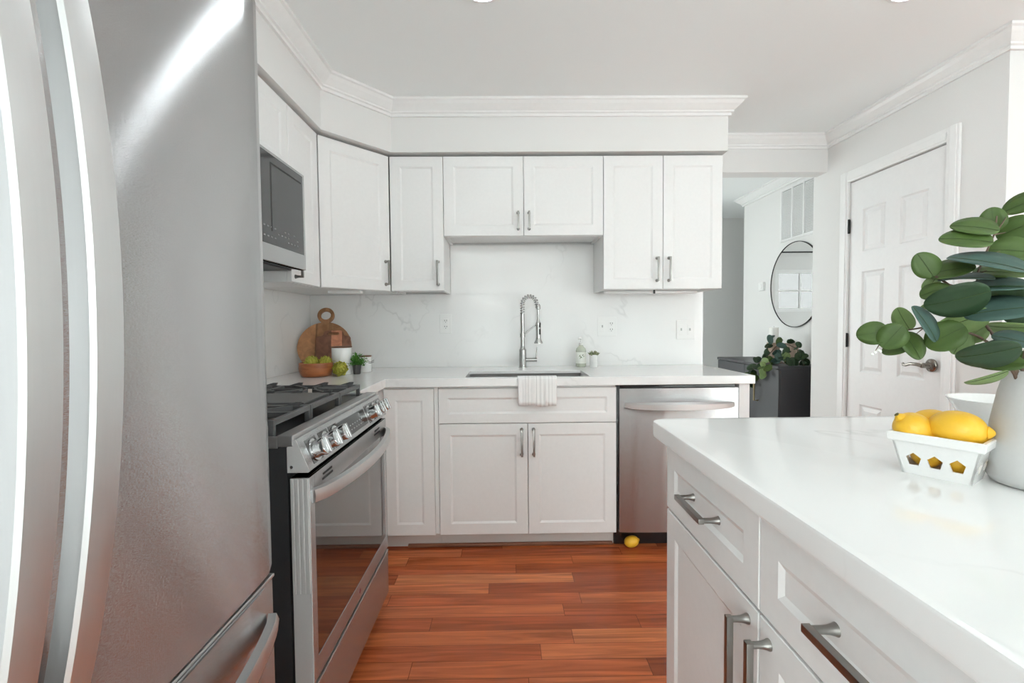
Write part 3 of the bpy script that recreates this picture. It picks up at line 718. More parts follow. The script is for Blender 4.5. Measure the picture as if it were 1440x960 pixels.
# the coil around the hose
def along(pts, s):
    L = [0]
    for a, b in zip(pts[:-1], pts[1:]): L.append(L[-1]+(b-a).length)
    d = s*L[-1]
    for i in range(len(pts)-1):
        if d <= L[i+1]+1e-9:
            f = (d-L[i])/(L[i+1]-L[i]); return pts[i].lerp(pts[i+1], f), (pts[i+1]-pts[i]).normalized()
    return pts[-1], (pts[-1]-pts[-2]).normalized()
co = []; turns = 15
for k in range(turns*12+1):
    s = k/(turns*12); p, tg = along(arc, s)
    n1 = Vector((0, 1, 0)); n2 = tg.cross(n1).normalized(); a = 2*PI*k/12
    co.append(p + (n1*math.cos(a)+n2*math.sin(a))*0.0125)
obj('spring', MB().tube(co, 0.0027, 6), M_FAUCET, t, 60)
hx = fx+0.098
obj('spray_head', MB().lathe([(0.027, 0), (0.027, 0.006), (0.018, 0.022), (0.0155, 0.034), (0.0155, 0.125), (0.011, 0.137), (0.0075, 0.155), (0.0075, 0.21), (0.0145, 0.213), (0.0145, 0.235), (0.009, 0.245)], 24, Matrix.Translation((hx, fy, ZT+0.15))), M_FAUCET, t, 40)
mb = MB()
for zz, hh in ((0.205, 0.034), (0.25, 0.028)): mb.box((hx+0.004, fy-0.0185, ZT+zz), (hx+0.0135, fy-0.008, ZT+zz+hh), 0.002)
obj('spray_button', mb, M_SLOT, t)
obj('support_arm', MB().tube([(fx, fy, ZT+0.2), (hx-0.012, fy, ZT+0.268)], 0.0042, 10).cyl((hx, fy, ZT+0.262), (hx, fy, ZT+0.278), 0.0175), M_FAUCET, t, 40)
obj('lever_handle', MB().cyl((fx+0.018, fy, ZT+0.048), (fx+0.088, fy, ZT+0.048), 0.0125).cyl((fx+0.082, fy, ZT+0.058), (fx+0.09, fy, ZT+0.128), 0.0042), M_FAUCET, t, 40)

# ------------------------------------------------------------------ dishwasher
t = thing('dishwasher', 'stainless steel dishwasher under the right end of the worktop', 'dishwasher', (0.88, 2.7, 0))
dx0, dx1 = 0.577, 1.190
obj('tub_body', MB().box((0.566, 2.445, 0.09), (1.1955, 3.03, 0.858)), M_BLACK, t)
n = 12; prof = [(dx0 + (dx1-dx0)*i/n, 2.402 - 0.006*math.sin(PI*i/n)) for i in range(n+1)]
obj('door', MB().prism([(x, y) for x, y in prof]+[(dx1, 2.444), (dx0, 2.444)], 0.094, 0.842, b=0.003), M_STEEL, t, 30)
obj('control_strip', MB().box((dx0, 2.412, 0.843), (dx1-0.012, 2.444, 0.8585), 0.002), M_BLACK, t)
mb = MB(); hp = []
for i in range(17):
    s = i/16; hp.append((dx0+0.025+(dx1-dx0-0.05)*s, 2.394-0.052*math.sin(PI*s)**0.55, 0.757))
rings = []
for i, (x, y, z) in enumerate(hp):
    e = 0.55+0.45*math.sin(PI*i/16)**0.4
    rings.append([(x, y+0.008, z-0.022*e), (x, y-0.006, z-0.019*e), (x, y-0.008, z+0.010*e), (x, y+0.004, z+0.021*e), (x, y+0.008, z+0.018*e)])
obj('handle', mb.rings(rings), M_HANDLE, t, 40)
obj('kick_plate', MB().box((0.566, 2.47, 0.002), (1.1955, 2.49, 0.0885)), M_BLACK, t)

# ------------------------------------------------------------------ range
RX, RY0, RY1 = -0.535, 1.180, 1.936
t = thing('range', 'stainless slide-in gas range with black cooktop and glass oven door', 'range', (-0.85, 1.56, 0))
obj('body', MB().box((XL+0.03, RY0, 0.03), (-0.552, RY1, 0.875)), M_DARKP, t)
tz = 0.905
mb = MB()
mb.box((XL+0.0205, RY0, 0.8755), (-0.556, RY1, tz-0.012), 0.002)
obj('cooktop', mb, M_COOK, t)
mb = MB()   # steel rim of the cooktop
mb.box((-0.5755, RY0-0.002, 0.876), (RX, RY1+0.002, tz), 0.003)
mb.box((XL+0.0205, RY0-0.002, 0.872), (-0.574, RY0+0.014, tz-0.004), 0.002).box((XL+0.0205, RY1-0.014, 0.876), (-0.574, RY1+0.002, tz-0.004), 0.002)
obj('cooktop_rim', mb, M_STEELR, t)
# sloped control panel, side profile in (x, z)
pp = [(-0.5515, 0.8745), (RX+0.004, 0.8945), (RX+0.0065, 0.893), (-0.496, 0.8145), (-0.499, 0.811), (-0.5515, 0.811)]
mb = MB().rings([[(x, RY0+0.001, z) for x, z in pp], [(x, RY1-0.001, z) for x, z in pp]])
panel = obj('control_panel', mb, M_STEEL, t)
obj('end_cap', MB().rings([[(x, RY0-0.0015, z) for x, z in pp], [(x, RY0+0.0008, z) for x, z in pp]]), M_SATIN, panel)
pv = Vector((RX+0.0065+0.496, 0, 0.893-0.8145)).normalized()   # up along the panel
pn = Vector((pv.z, 0, -pv.x)); pn = pn if pn.x > 0 else -pn
def pframe(y, k):   # origin on panel, k from bottom, axes: y, up, normal
    o = Vector((-0.496, y, 0.8145)) + pv*k
    return Matrix(((0, pv.x, pn.x, o.x), (1, 0, 0, o.y), (0, pv.z, pn.z, o.z), (0, 0, 0, 1)))
PH = Vector((RX+0.0065+0.496, 0, 0.893-0.8145)).length
disp = obj('display', MB().box((-0.145, -0.028, 0.0002), (0.125, 0.028, 0.0022), 0.0008, M=pframe(1.575, PH*0.48)), M_DISPLAY, panel)
mb = MB()
for i in range(9):
    for j in range(2): mb.box((-0.12+i*0.024, -0.014+j*0.014, 0.0022), (-0.11+i*0.024, -0.0105+j*0.014, 0.0026), M=pframe(1.575, PH*0.46))
obj('icon', mb, M_ICON, disp)
for y in (1.248, 1.332, 1.408, 1.752, 1.822, 1.888):
    Fk = pframe(y, PH*0.46)
    kb = MB().lathe([(0.030, 0.0003), (0.030, 0.004), (0.024, 0.0045), (0.0225, 0.02), (0.0245, 0.03), (0.0235, 0.034), (0.018, 0.0355)], 28, Fk)
    kn = obj('knob', kb, M_CHROME, panel, 40)
    obj('grip', MB().box((-0.006, -0.0225, 0.0345), (0.006, 0.0225, 0.043), 0.002, M=Fk), M_CHROME, kn)
    obj('knob_reflection', MB().box((-0.032, -0.031, 0.0), (0.032, 0.034, 0.0008), M=Fk), M_BGLASS, kn)  # dark square standing in for the knob's reflection on the panel
obj('panel_screw', MB().lathe([(0.005, 0), (0.004, 0.003)], 12, Matrix.Translation((-0.541, RY0+0.001, 0.825)) @ Matrix.Rotation(PI/2, 4, 'X')), M_CHROME, panel)
# oven door
DXF = -0.498
mb = MB()
gy0, gy1, gz0, gz1 = RY0+0.032, RY1-0.030, 0.318, 0.738
mb.box((-0.5465, RY0+0.002, 0.262), (DXF-0.006, RY1-0.002, 0.797), 0.002)
for a, b_, c, d_ in ((RY0+0.002, gy0, 0.262, 0.797), (gy1, RY1-0.002, 0.262, 0.797), (gy0, gy1, 0.262, gz0), (gy0, gy1, gz1, 0.797)):
    mb.box((DXF-0.0065, a, c), (DXF, b_, d_), 0.0012)
od = obj('oven_door', mb, M_STEEL, t)
mb = MB().box((-0.546, RY0+0.0005, 0.264), (DXF-0.0015, RY0+0.0022, 0.795))
for k in range(4):   # ribs on the near side of the door
    x = -0.5455 + k*0.0122; mb.box((x, RY0-0.002, 0.50), (x+0.0075, RY0+0.001, 0.794), 0.001)
obj('side_trim', mb, M_SATIN, od)
obj('window_glass', MB().box((DXF-0.006, gy0+0.0005, gz0+0.0005), (DXF-0.0012, gy1-0.0005, gz1-0.0005)), M_BGLASS, od)
for ys in (RY0+0.085, RY1-0.17):
    for k in range(2): obj('vent_slot', MB().box((DXF-0.001, ys+k*0.004, 0.763+k*0.013), (DXF+0.0008, ys+0.075-k*0.006, 0.769+k*0.013), 0.0006), M_SLOT, od)
mb = MB(); rings = []
for i in range(25):
    s = i/24; y = RY0+0.012+(RY1-RY0-0.024)*s
    x = DXF+0.002+0.058*math.sin(PI*s)**0.6; e = 0.75+0.25*math.sin(PI*s)
    th = 0.009
    rings.append([(x-th, y, 0.728), (x+th*0.8, y, 0.730), (x+th, y, 0.747), (x+th*0.7, y, 0.762), (x-th, y, 0.764)])
obj('handle', mb.rings(rings), M_HANDLE, od, 40)
mb = MB().box((DXF-0.03, RY0+0.003, 0.072), (DXF, RY1-0.003, 0.246), 0.003)
dr = obj('drawer', mb, M_STEEL, t)
obj('drawer_lip', MB().box((DXF-0.028, RY0+0.003, 0.2465), (DXF+0.001, RY1-0.003, 0.2515), 0.0012), M_HANDLE, dr)
obj('badge', MB().lathe([(0.008, 0), (0.008, 0.0008)], 16, Matrix.Translation((DXF, 1.558, 0.29)) @ Matrix.Rotation(PI/2, 4, 'Y')), M_LOGOR, od)
obj('kick_plate', MB().box((-0.62, RY0+0.01, 0.002), (-0.553, RY1-0.01, 0.0715)), M_BLACK, t)
# burners and grates
gz = tz-0.012
for bx_, by_, r in ((-0.71, 1.31, 0.045), (-1.02, 1.31, 0.036), (-0.72, 1.80, 0.036), (-1.02, 1.80, 0.045), (-0.87, 1.558, 0.05)):
    b_ = obj('burner', MB().lathe([(r*1.25, 0.0003), (r*1.2, 0.008), (r, 0.010), (r, 0.016)], 28, Matrix.Translation((bx_, by_, gz))), M_STEELR, t, 40)
    obj('burner_cap', MB().lathe([(r*0.92, 0.0162), (r*0.92, 0.022), (r*0.8, 0.025)], 28, Matrix.Translation((bx_, by_, gz))), M_BLACK, b_, 40)
def grate(y0, y1, plate=False):
    mb = MB(); gx0, gx1 = XL+0.06, -0.594; h = 0.046; bw = 0.007; zb_ = gz+h-0.015; zt_ = gz+h
    for y in (y0+bw, y1-bw):    # side bars
        mb.box((gx0, y-bw, zb_), (gx1, y+bw, zt_), 0.002)
    for x in (gx0+bw, gx1-bw):
        mb.box((x-bw, y0+2*bw-0.001, zb_), (x+bw, y1-2*bw+0.001, zt_), 0.002)
    for x in (gx0+bw, (gx0+gx1)/2, gx1-bw):
        for y in (y0+bw, y1-bw):
            mb.box((x-bw, y-bw*0.9, gz+0.0003), (x+bw, y+bw*0.9, zb_+0.001), 0.002)
    ym = (y0+y1)/2
    if plate:
        mb.box((gx0+0.02, y0+0.02, zb_+0.002), (gx1-0.03, y1-0.02, zt_+0.004), 0.003)
    else:
        for xc in (gx0+0.155, gx1-0.155):
            for k in range(8):
                a = PI/4*k+PI/8*0
                dx_, dy_ = math.cos(a), math.sin(a)
                r1 = min(0.145/abs(dx_) if abs(dx_) > 1e-3 else 9, (y1-y0-0.02)/2/abs(dy_) if abs(dy_) > 1e-3 else 9)
                p0 = Vector((xc+dx_*0.030, ym+dy_*0.030, zb_+0.009)); p1 = Vector((xc+dx_*r1, ym+dy_*r1, zb_+0.008))
                mb.tube([p0, p1], 1.0, sq=(0.0048, 0.0075))
        mb.box(((gx0+gx1)/2-bw, y0+2*bw, zb_), ((gx0+gx1)/2+bw, y1-2*bw, zt_), 0.002)
    for k in range(6):     # raised tips along the far bar
        x = gx0+0.05+k*(gx1-gx0-0.1)/5
        mb.prism([(x-0.03, 0), (x+0.022, 0), (x+0.026, 0.012), (x+0.012, 0.0125)], 0, 0.010, Matrix(((1, 0, 0, 0), (0, 0, 1, y1-2*bw+0.002), (0, 1, 0, zt_-0.001), (0, 0, 0, 1))))
    return mb
for a, b_, pl in ((RY0+0.02, 1.43, False), (1.433, 1.683, True), (1.686, RY1-0.018, False)):
    obj('grate', grate(a, b_, pl), M_GRATE, t)

# ------------------------------------------------------------------ microwave
t = thing('microwave', 'over-the-range microwave with dark glass door and steel trim', 'microwave', (-1.05, 1.68, 1.415))
mx, my0, my1, mz0, mz1 = -0.862, 1.312, 2.066, 1.417, 1.822
obj('body', MB().box((XL+0.021, my0, mz0+0.004), (mx-0.03, my1, mz1), 0.003), M_STEELR, t)
obj('bottom_grille', MB().box((XL+0.06, my0+0.03, mz0-0.004), (mx-0.05, my1-0.03, mz0+0.0045)), M_DARKP, t)
mb = MB().box((mx-0.029, my0, mz0), (mx-0.008, my1, mz1-0.001), 0.002)
mb.box((mx-0.0085, my0, mz0), (mx, my1, 1.480), 0.0015).box((mx-0.0085, my1-0.016, 1.4795), (mx, my1, mz1-0.001), 0.0015).box((mx-0.0085, my0, mz1-0.011), (mx, my1-0.0155, mz1-0.001), 0.001)
md = obj('door', mb, M_STEEL, t)
gl = obj('window_glass', MB().box((mx-0.0078, my0+0.002, 1.4805), (mx-0.0008, my1-0.0165, mz1-0.0115)), M_MGLASS, md)
mb = MB().box((mx-0.0008, 1.772, 1.53), (mx-0.0002, 1.780, mz1-0.04)).box((mx-0.0008, 1.78, mz1-0.046), (mx-0.0002, my1-0.03, mz1-0.04))
obj('screen_line', mb, M_SLOT, gl)
mb = MB(); rnd = random.Random(4)
for r_ in range(3):
    for k in range(13):
        if rnd.random() < 0.75:
            y = 1.66+k*0.027; z = 1.505+r_*0.018; mb.box((mx-0.0008, y, z), (mx-0.0003, y+0.012, z+0.005))
obj('icon', mb, M_ICON, gl)

# ------------------------------------------------------------------ refrigerator
FX, FY1, FYS, FY0 = -0.460, 0.932, 0.428, -0.076
t = thing('refrigerator', 'tall stainless French-door refrigerator in the left foreground', 'refrigerator', (-0.85, 0.43, 0))
obj('body', MB().box((XL+0.02, FY0+0.004, 0.02), (FX-0.085, FY1-0.004, 1.775), 0.004), M_SIDE, t)
obj('hinge_cover', MB().box((FX-0.12, FY1-0.10, 1.776), (FX-0.03, FY1-0.02, 1.795), 0.004), M_DARKP, t)
def fdoor(y0, y1, z0, z1):
    n = 14; pts = []
    for i in range(n+1):
        s = i/n; y = y0+(y1-y0)*s
        e = min(1, min(s, 1-s)/0.035); pts.append((FX-0.012*(1-math.sin(e*PI/2)) + 0.004*math.sin(PI*s), y))
    return MB().prism([(FX-0.075, y0)] + pts + [(FX-0.075, y1)], z0, z1, b=0.003)
def vbar(y0, sgn):
    """bowed vertical bar pull"""
    mb = MB(); rings = []; n = 28
    for i in range(n+1):
        s = i/n; z = 0.775+(1.665-0.775)*s
        bow = math.sin(PI*s)**0.75
        x = FX+0.010+0.062*bow; wd = 0.0165+0.0025*bow; th = 0.011
        c = 0.0035
        rings.append([(x-th, y0-wd, z), (x+th-c, y0-wd, z), (x+th, y0-wd+c, z), (x+th+0.0015, y0, z), (x+th, y0+wd-c, z), (x+th-c, y0+wd, z), (x-th, y0+wd, z)])
    mb.rings(rings)
    for z in (0.79, 1.65): mb.box((FX-0.002, y0-0.014, z-0.018), (FX+0.014, y0+0.014, z+0.018), 0.003)
    return mb
d = obj('door', fdoor(FYS+0.003, FY1, 0.703, 1.796), M_STEEL, t, 30)
obj('handle', vbar(0.4565, 1), M_HANDLE, d, 35)
d = obj('door', fdoor(FY0, FYS-0.003, 0.703, 1.796), M_STEEL, t, 30)
obj('handle', vbar(0.3925, -1), M_HANDLE, d, 35)
fz = obj('freezer_drawer', fdoor(FY0, FY1, 0.062, 0.684), M_STEEL, t, 30)
obj('drawer_lip', MB().box((FX-0.06, FY0+0.01, 0.6842), (FX-0.004, FY1-0.006, 0.6905), 0.002), M_HANDLE, fz)
mb = MB(); rings = []; n = 28
for i in range(n+1):
    s = i/n; y = FY0+0.05+(FY1-FY0-0.085)*s; bow = math.sin(PI*s)**0.7
    x = FX+0.006+0.062*bow; h = 0.012+0.010*bow
    rings.append([(x-0.010, y, 0.615-h), (x+0.008, y, 0.615-h*0.85), (x+0.011, y, 0.615), (x+0.006, y, 0.615+h), (x-0.010, y, 0.615+h*0.9)])
obj('handle', mb.rings(rings), M_HANDLE, fz, 35)
obj('base_grille', MB().box((FX-0.16, FY0+0.01, 0.002), (FX-0.09, FY1-0.01, 0.0605)), M_DARKP, t)

# ------------------------------------------------------------------ island
IX = 0.422
ID = frame((IX+0.02, 0, 0), (0, -1))      # faces -X; a = -y
def iy(y): return -y
def isl_cab(label, y0, y1, drawer_L, doors):
    t = thing('island_cabinet', label, 'cabinet', (0.75, (y0+y1)/2, 0), 'white shaker island cabinets')
    obj('carcass', MB().box((IX+0.0215, y0+0.0008, ZB0), (1.05, y1-0.0008, 0.8645)), M_CAB, t)
    obj('toe_kick', MB().box((IX+0.09, y0+0.0008, 0.001), (1.05, y1-0.0008, ZB0-0.001)), M_TOE, t)
    obj('back_panel', MB().box((1.0505, y0+0.0008, 0.001), (1.18, y1-0.0008, 0.8645), 0.001), M_CAB, t)
    dr = obj('drawer', shaker(ID, iy(y1)+0.0015, iy(y0)-0.0015, 0.693, 0.858, 0.052), M_CAB, t)
    obj('handle', pull(ID @ Matrix.Translation((0, 0, 0.0202-0.008)), iy((y0+y1)/2), 0.777, drawer_L, False, 0.040, 0.0058), M_NICKEL, dr, 50)
    for a, b_, hy in doors:
        d = obj('door', shaker(ID, iy(b_)+0.0015, iy(a)-0.0015, ZB0, 0.687), M_CAB, t)
        obj('handle', pull(ID @ Matrix.Translation((0, 0, 0.0202)), iy(hy), 0.592, 0.128, True, 0.034, 0.0058), M_NICKEL, d, 50)
    return t
isl_cab('white island cabinet nearest the dishwasher, one drawer over one door', 0.775, 1.232, 0.128, [(0.775, 1.232, 0.810)])
isl_cab('white island cabinet in the right foreground with a wide long-handled drawer', 0.165, 0.774, 0.256, [(0.47, 0.774, 0.742), (0.165, 0.469, 0.200)])
r = 0.045; poly = []
ix0, ix1, jy0, jy1 = 0.405, 1.62, -0.25, 1.335
for cx, cy, a in ((ix1-r, jy1-r, 0), (ix0+r, jy1-r, PI/2), (ix0+r, jy0+r, PI), (ix1-r, jy0+r, 1.5*PI)):
    for k in range(9): poly.append((cx+r*math.cos(a+PI/2*k/8), cy+r*math.sin(a+PI/2*k/8)))
tag(obj('island_worktop', MB().prism(poly, 0.8655, ZT, b=0.005, seg=3), M_QUARTZ, smooth=40), 'white veined quartz island top holding the lemons and vase', 'worktop')

# ------------------------------------------------------------------ wall plates
def plate(label, xa, xb, za, zb_, kinds, cat='outlet'):
    y = YB-0.0197
    t = thing('wall_plate', label, cat, ((xa+xb)/2, y, za), 'white wall plates on the backsplash')
    obj('faceplate', MB().box((xa, y-0.006, za), (xb, y, zb_), 0.002), M_WHITE, t)
    zc = (za+zb_)/2
    for x, k in kinds:
        if k == 'o':
            ins = obj('receptacle', MB().box((x-0.017, y-0.0085, zc-0.034), (x+0.017, y-0.0062, zc+0.034), 0.001), M_WHITE, t)
            for dz in (-0.019, 0.019):
                mb = MB().box((x-0.008, y-0.0092, zc+dz-0.003), (x-0.005, y-0.0084, zc+dz+0.006)).box((x+0.005, y-0.0092, zc+dz-0.003), (x+0.008, y-0.0084, zc+dz+0.006)).box((x-0.002, y-0.0092, zc+dz-0.011), (x+0.002, y-0.0084, zc+dz-0.007))
                obj('socket', mb, M_SLOT, ins)
        else:
            sw = obj('switch', MB().box((x-0.0165, y-0.0082, zc-0.033), (x+0.0165, y-0.0062, zc+0.033), 0.001), M_WHITE, t)
            obj('toggle', MB().box((x-0.004, y-0.0125, zc-0.006), (x+0.004, y-0.008, zc+0.010), 0.001), M_GREYSLOT, sw)
plate('single white duplex outlet on the backsplash left of the faucet', -0.423, -0.347, 1.121, 1.243, [(-0.385, 'o')])
plate('double white plate with switch and outlet, right of the soap bottle', 0.586, 0.708, 1.094, 1.216, [(0.616, 's'), (0.674, 'o')])
plate('double white switch plate at the right end of the backsplash', 1.094, 1.212, 1.070, 1.190, [(1.124, 's'), (1.180, 's')], 'switch')

# ------------------------------------------------------------------ things on the worktop
# tea towel over the sink edge
mb = MB(); prof = [(2.4375, 0.83), (2.4375, 0.885), (2.436, 0.902), (2.430, 0.9085), (2.41, 0.9092), (2.386, 0.9092), (2.3775, 0.906), (2.3745, 0.897), (2.3735, 0.87), (2.3730, 0.84), (2.3725, 0.81), (2.3725, 0.785), (2.3725, 0.764)]
nx = 40; grid = []
for j, (y, z) in enumerate(prof):
    row = []
    for i in range(nx+1):
        s = i/nx; x = 0.056+0.198*s
        drop = max(0, (0.905-z)/0.14) if y < 2.40 else 0
        ww = 0.0022*math.sin(s*19+0.6)*drop + 0.0018*math.sin(s*37)*drop
        x += (s-0.5)*-0.006*drop
        row.append(mb.bm.verts.new((x, y-abs(ww)-0.001*drop, z+(0.004*math.sin(s*5+1)-0.003*math.sin(s*13))*drop*(1 if j == len(prof)-1 else 0.3))))
    grid.append(row)
for a, b_ in zip(grid[:-1], grid[1:]):
    for i in range(nx): mb.bm.faces.new((a[i], a[i+1], b_[i+1], b_[i]))
tag(obj('tea_towel', mb, M_TOWEL, smooth=60, solid=0.0035), 'white tea towel with grey stripes hanging over the sink edge', 'towel')

# soap bottle
sx_, sy_ = 0.468, 2.955
t = thing('soap_bottle', 'clear pump bottle of soap with pale label beside the faucet', 'bottle', (sx_, sy_, ZT))
T = Matrix.Translation((sx_, sy_, ZT+0.0005))
obj('bottle', MB().lathe([(0.028, 0), (0.032, 0.004), (0.032, 0.098), (0.028, 0.115), (0.014, 0.128), (0.012, 0.136)], 28, T), M_SOAP, t, 50)
lb = obj('label', MB().lathe([(0.0323, 0.022), (0.0326, 0.0222), (0.0326, 0.092), (0.0323, 0.0922)], 28, T), M_LABEL, t, 50)
mb = MB()
for (dx_, dz_, an, s) in ((-0.012, 0.07, 0.5, 1), (-0.004, 0.062, -0.7, 1.1), (0.006, 0.074, 0.7, 0.9), (-0.009, 0.056, 0.2, 0.8), (0.012, 0.066, 1.0, 0.8)):
    ym = -math.sqrt(0.0329**2-dx_**2)
    mb.box((-0.0022*s, -0.0006, -0.0062*s), (0.0022*s, 0.0006, 0.0062*s), 0.0005, M=T @ Matrix.Translation((dx_, ym, dz_)) @ Matrix.Rotation(an, 4, 'Y'))
obj('leaf_print', mb, M_OLIVE, lb)
obj('pump', MB().lathe([(0.0145, 0.1363), (0.0145, 0.15), (0.006, 0.152), (0.005, 0.172), (0.010, 0.174), (0.010, 0.184), (0.004, 0.187)], 20, T).tube([(sx_, sy_, ZT+0.18), (sx_-0.012, sy_-0.02, ZT+0.181), (sx_-0.02, sy_-0.034, ZT+0.174)], [0.006, 0.005, 0.004], 10), M_WHITE, t, 50)

# little succulent in a white cup
ux, uy = 0.537, 2.90
t = thing('potted_succulent', 'small succulent in a white cup next to the soap bottle', 'plant', (ux, uy, ZT))
T = Matrix.Translation((ux, uy, ZT+0.0005))
obj('pot', MB().lathe([(0.022, 0), (0.0235, 0.003), (0.0245, 0.078), (0.0225, 0.078), (0.0215, 0.068)], 28, T), M_CERAM, t, 50)
mb = MB(); rnd = random.Random(2)
for k in range(22):
    a = k*2.4; r1 = 0.012+0.030*(k/22); p0 = Vector((0.006*math.cos(a), 0.006*math.sin(a), 0.066)); p2 = Vector((r1*math.cos(a), r1*math.sin(a), 0.088+0.016*(1-k/22)))
    mk = mb.mark(); mb.tube([p0, p0.lerp(p2, 0.6), p2], [0.003, 0.006, 0.001], 7); mb.xf(mk, T)
obj('rosette', mb, M_SUCC, t, 60)

# round board leaning in the corner
def board_poly_round():
    R0, rr_ = 0.153, 0.049; cy = R0; pts = []
    ring_c = 0.352
    import math as m_
    nh = 0.024
    a0 = m_.asin(nh/R0)
    for k in range(61):
        a = PI/2+a0 + (2*PI-2*a0)*k/60; pts.append((R0*m_.cos(a), cy+R0*m_.sin(a)))
    b0 = m_.asin(0.027/rr_)
    for k in range(31):
        a = -PI/2+b0 + (2*PI-2*b0)*k/30; pts.append((rr_*m_.cos(a), ring_c+rr_*m_.sin(a)))
    return pts, ring_c
pts, rc = board_poly_round()
def leaning(base, yaw, lean):
    return Matrix.Translation(base) @ Matrix.Rotation(yaw, 4, 'Z') @ Matrix.Rotation(PI/2-lean, 4, 'X')
# the ring hole is cut by bridging outer outline and hole in triangulated form
def plate_with_hole(outer, hole, z0, z1, M, ch=0.002):
    mb = MB(); bm = mb.bm
    def loop(ps, z): return [bm.verts.new((x, y, z)) for x, y in ps]
    for z, flip in ((z1, False), (z0, True)):
        lo, lh = loop(outer, z), loop(hole, z)
        es = [bm.edges.new((l[i], l[(i+1) % len(l)])) for l in (lo, lh) for i in range(len(l))]
        bmesh.ops.triangle_fill(bm, use_beauty=True, use_dissolve=False, edges=es)
        if not flip: to, th = lo, lh
        else:
            for A_, B_ in ((to, lo), (th, lh)):
                for i in range(len(A_)): bm.faces.new((A_[i], A_[(i+1) % len(A_)], B_[(i+1) % len(B_)], B_[i]))
    bmesh.ops.transform(bm, matrix=M, verts=bm.verts)
    return mb
T = leaning((-1.076, 2.79, ZT+0.0035), 0.2, 0.36)
o = thing('cutting_board', 'large round wooden cutting board with ring handle leaning in the corner', 'cutting board', (-1.076, 2.79, ZT), 'wooden cutting boards')
hole = [(0.029*math.cos(2*PI*k/28), rc+0.029*math.sin(2*PI*k/28)) for k in range(28)]
def obj_local(name, mb, mat, parent, M, **k):
    """mesh given in its own frame; M places it in the world"""
    ob = obj(name, mb, mat, None, **k); ob.parent = parent; ob.matrix_basis = world_of(parent).inverted() @ M
    return ob
obj_local('board', plate_with_hole(pts, hole, -0.009, 0.009, Matrix.Identity(4)), M_ACACIA, o, T, bevel=0.002)
# rectangular board in front
def rrect(w_, h0, h1, r_):
    return [(x, y) for x, y, _ in rr(-w_, w_, h0, h1, 0, r_)]
T = leaning((-1.004, 2.735, ZT+0.0035), 0.2, 0.32)
o = thing('cutting_board', 'smaller rectangular wooden cutting board with slot handle, before the round one', 'cutting board', (-1.004, 2.735, ZT), 'wooden cutting boards')
body = [(-0.096, 0.0), (0.096, 0.0), (0.096, 0.205), (0.09, 0.215), (0.066, 0.217), (0.058, 0.224), (0.054, 0.238), (0.046, 0.248), (0.034, 0.251), (-0.034, 0.251), (-0.046, 0.248), (-0.054, 0.238), (-0.058, 0.224), (-0.066, 0.217), (-0.09, 0.215), (-0.096, 0.205)]
slot = [(0.028*math.copysign(1, math.cos(a))*0.75+0.011*math.cos(a), 0.231+0.0085*math.sin(a)) for a in [2*PI*k/24+0.02 for k in range(24)]]
obj_local('board', plate_with_hole(body, slot, -0.008, 0.008, Matrix.Identity(4)), M_ACACIA2, o, T, bevel=0.002)

# wooden bowl with artichokes
bx_, by_ = -1.028, 2.560
t = tag(obj('wooden_bowl', MB().lathe([(0.062, 0), (0.075, 0.004), (0.086, 0.03), (0.088, 0.05), (0.0865, 0.072), (0.083, 0.074), (0.079, 0.07), (0.078, 0.04), (0.06, 0.014), (0.0, 0.012)], 40, Matrix.Translation((bx_, by_, ZT+0.0005)), cap1=False), M_BOWLW, smooth=50), 'reddish-brown wooden bowl holding artichokes at the back corner', 'bowl')
def artichoke(c, R0, label, tilt=(0, 0)):
    mb = MB(); M0 = Matrix.Translation(c) @ Matrix.Rotation(tilt[0], 4, 'X') @ Matrix.Rotation(tilt[1], 4, 'Y')
    mk = mb.mark(); mb.sphere((0, 0, 0), R0*0.80, (1, 1, 0.92), 18); mb.xf(mk, M0)
    for ring in range(6):
        lat = -0.9+ring*0.42; n_ = (7, 9, 9, 8, 6, 4)[ring]
        for k in range(n_):
            az = 2*PI*(k+0.5*(ring % 2))/n_
            rings = []
            for s, wd in ((0, 0.62), (0.35, 1.0), (0.7, 0.8), (1.0, 0.1)):
                la = lat+s*0.72; rad = R0*(0.80+0.28*s*s)
                row = []
                for u in (-1, -0.4, 0.4, 1):
                    aa = az+u*wd*0.36/max(0.45, math.cos(lat))
                    rd = rad*(1-0.06*abs(u))
                    row.append((rd*math.cos(la)*math.cos(aa), rd*math.cos(la)*math.sin(aa), rd*math.sin(la)*0.95))
                rings.append(row)
            mk = mb.mark(); mb.rings(rings, False, False, closed=False); mb.xf(mk, M0)
    return tag(obj('artichoke', mb, M_ARTI, smooth=60, solid=R0*0.05), label, 'artichoke', 'green artichokes')
artichoke((bx_-0.025, by_+0.005, ZT+0.071), 0.041, 'green artichoke at the left in the wooden bowl', (0.5, -0.2))
artichoke((bx_+0.046, by_+0.012, ZT+0.072), 0.038, 'green artichoke at the right in the wooden bowl', (0.6, 0.4))
artichoke((-0.897, 2.555, ZT+0.0395), 0.041, 'green artichoke lying on the worktop beside the wooden bowl', (1.2, 0.1))

